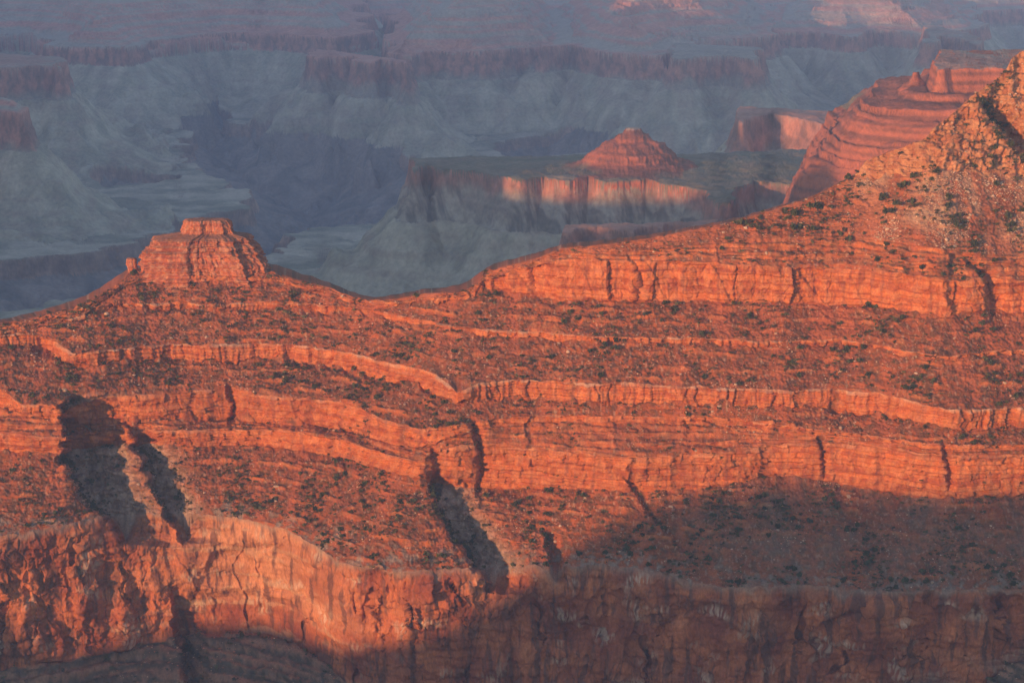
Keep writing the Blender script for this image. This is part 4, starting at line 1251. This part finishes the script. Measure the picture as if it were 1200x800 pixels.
def rim_x(Y):
    return -1650 - .32 * np.maximum(Y - 600, 0)


def to_rim(Pt):
    """where the ray from a point towards the sun crosses the rim line"""
    L = 2000.0
    for _ in range(60):
        y = Pt[1] + S[1] * L
        L = (rim_x(y) - Pt[0]) / S[0]
    return Pt + S * L


edge_px = [(30, 772), (120, 758), (210, 735), (300, 728), (350, 742), (395, 764), (430, 757), (480, 745), (540, 733), (575, 716), (620, 692), (660, 668), (700, 642), (730, 612), (755, 594),
           (800, 582), (850, 576), (900, 571), (960, 575), (1000, 578), (1080, 586), (1150, 583), (1230, 568)]
cres = [to_rim(surf(*q)[0]) for q in edge_px]
ctrl = sorted([(c[1], c[2]) for c in cres])
for q in ((-110, 404), (-60, 500), (0, 395), (20, 560), (100, 362), (240, 330)):
    c = surf(*q)[0].copy(); c[2] = -770; c = to_rim(c); ctrl.append((c[1], c[2]))
for px, Yd, zz in SHADE:
    c = to_rim(np.array([(px - 600) / FPX * (Yd * cp + zz * sp), Yd, zz])); ctrl.append((c[1], c[2]))
ctrl.sort()
cy = np.array([c[0] for c in ctrl]); cz = np.array([c[1] for c in ctrl])
ry = np.arange(-2500, 10500, 14.0)
rz_ = gauss(np.interp(ry, cy, cz), 1.6) + 2.2 * fbm2(ry / 60, ry * 0, 4, 401) + 4.5 * fbm2(ry / 130, ry * 0 + 5, 2, 404)  # crest heights follow the wanted shadow edges
rxv = rim_x(ry)
offs = [(-1400, -760), (-900, -520), (-520, -330), (-300, -200), (-160, -120), (-90, -60), (-50, -30), (-22, -10), (-8, -2), (0, 0), (10, -2), (24, -16), (34, -60), (60, -90), (75, -140), (150, -200), (170, -270), (330, -380), (360, -520), (900, -800)]
G = np.empty((len(offs), len(ry), 3))
for i, (ox, oz) in enumerate(offs):
    n_ = 14 * fbm2(ry / 90, ry * 0 + i * .7, 3, 402) * min(1, abs(ox) / 60)
    G[i, :, 0] = rxv + ox + n_; G[i, :, 1] = ry; G[i, :, 2] = rz_ + oz + .25 * n_
rc = mix(np.broadcast_to(col(.36, .13, .075), G.shape), np.broadcast_to(col(.24, .12, .08), G.shape), np.clip(.5 + n2(G[..., 1] / 120, G[..., 2] / 12, 403), 0, 1))
o = grid_object('shadow_rim', G, rc, M_NEAR, None, True)
tag(o, 'unseen red rim wall left of the view, shaped to shade the canyon', 'cliff', None, 'structure')

# ================================================================== AIR
bm_v = np.array([[x, y, z] for z in (-1481, 140) for y in (-3200, 17500) for x in (-9500, 9500)], float)
bm_f = np.array([[0, 2, 3, 1], [4, 5, 7, 6], [0, 1, 5, 4], [2, 6, 7, 3], [0, 4, 6, 2], [1, 3, 7, 5]])
hz = mesh_raw('haze', bm_v, bm_f, None, None, False)
tag(hz, 'blue evening haze filling the canyon', 'haze', None, 'stuff')
m = bpy.data.materials.new('haze_air'); m.use_nodes = True
nt = m.node_tree
for n in list(nt.nodes):
    nt.nodes.remove(n)
out = nt.nodes.new('ShaderNodeOutputMaterial'); pv = nt.nodes.new('ShaderNodeVolumePrincipled')
pv.inputs['Color'].default_value = HAZE_COL; pv.inputs['Density'].default_value = HAZE_D
pv.inputs['Anisotropy'].default_value = 0.0
nt.links.new(pv.outputs[0], out.inputs['Volume'])
hz.data.materials.append(m)

# ================================================================== SUN, SKY, CAMERA
w = bpy.data.worlds.new('World'); bpy.context.scene.world = w; w.use_nodes = True
nt = w.node_tree
bg = nt.nodes['Background']
sky = nt.nodes.new('ShaderNodeTexSky'); sky.sky_type = 'NISHITA'; sky.sun_disc = False
sky.sun_elevation = SUN_EL; sky.sun_rotation = math.atan2(S[0], S[1])
sky.altitude = 2000; sky.air_density = 1.0; sky.dust_density = 1.0; sky.ozone_density = 2.0
hs = nt.nodes.new('ShaderNodeHueSaturation'); hs.inputs['Saturation'].default_value = SKY_SAT
tn = nt.nodes.new('ShaderNodeVectorMath'); tn.operation = 'MULTIPLY'; tn.inputs[1].default_value = SKY_TINT
nt.links.new(sky.outputs[0], hs.inputs['Color']); nt.links.new(hs.outputs[0], tn.inputs[0])
nt.links.new(tn.outputs[0], bg.inputs[0]); bg.inputs[1].default_value = SKY_STR
sl = bpy.data.lights.new('evening_sun', 'SUN'); sl.energy = SUN_STR; sl.angle = math.radians(.5); sl.color = SUN_COL
so = bpy.data.objects.new('evening_sun', sl); C.objects.link(so)
so.rotation_euler = Vector(S).to_track_quat('Z', 'Y').to_euler(); so.location = (-300, -300, 300)

cam = bpy.data.cameras.new('camera'); co = bpy.data.objects.new('camera', cam); C.objects.link(co)
co.location = (0, 0, 0); co.rotation_euler = (PI / 2 + PITCH, 0, 0)
cam.sensor_width = 36; cam.lens = FPX * 36 / 1200; cam.clip_start = 1; cam.clip_end = 100000
sc = bpy.context.scene
sc.camera = co
sc.view_settings.view_transform = 'Standard'; sc.view_settings.look = 'None'
sc.view_settings.exposure = EXPO; sc.view_settings.gamma = 1
sc.render.engine = 'CYCLES'
sc.cycles.use_denoising = True
sc.cycles.max_bounces = 5; sc.cycles.diffuse_bounces = 3; sc.cycles.volume_bounces = 1; sc.cycles.transparent_max_bounces = 4
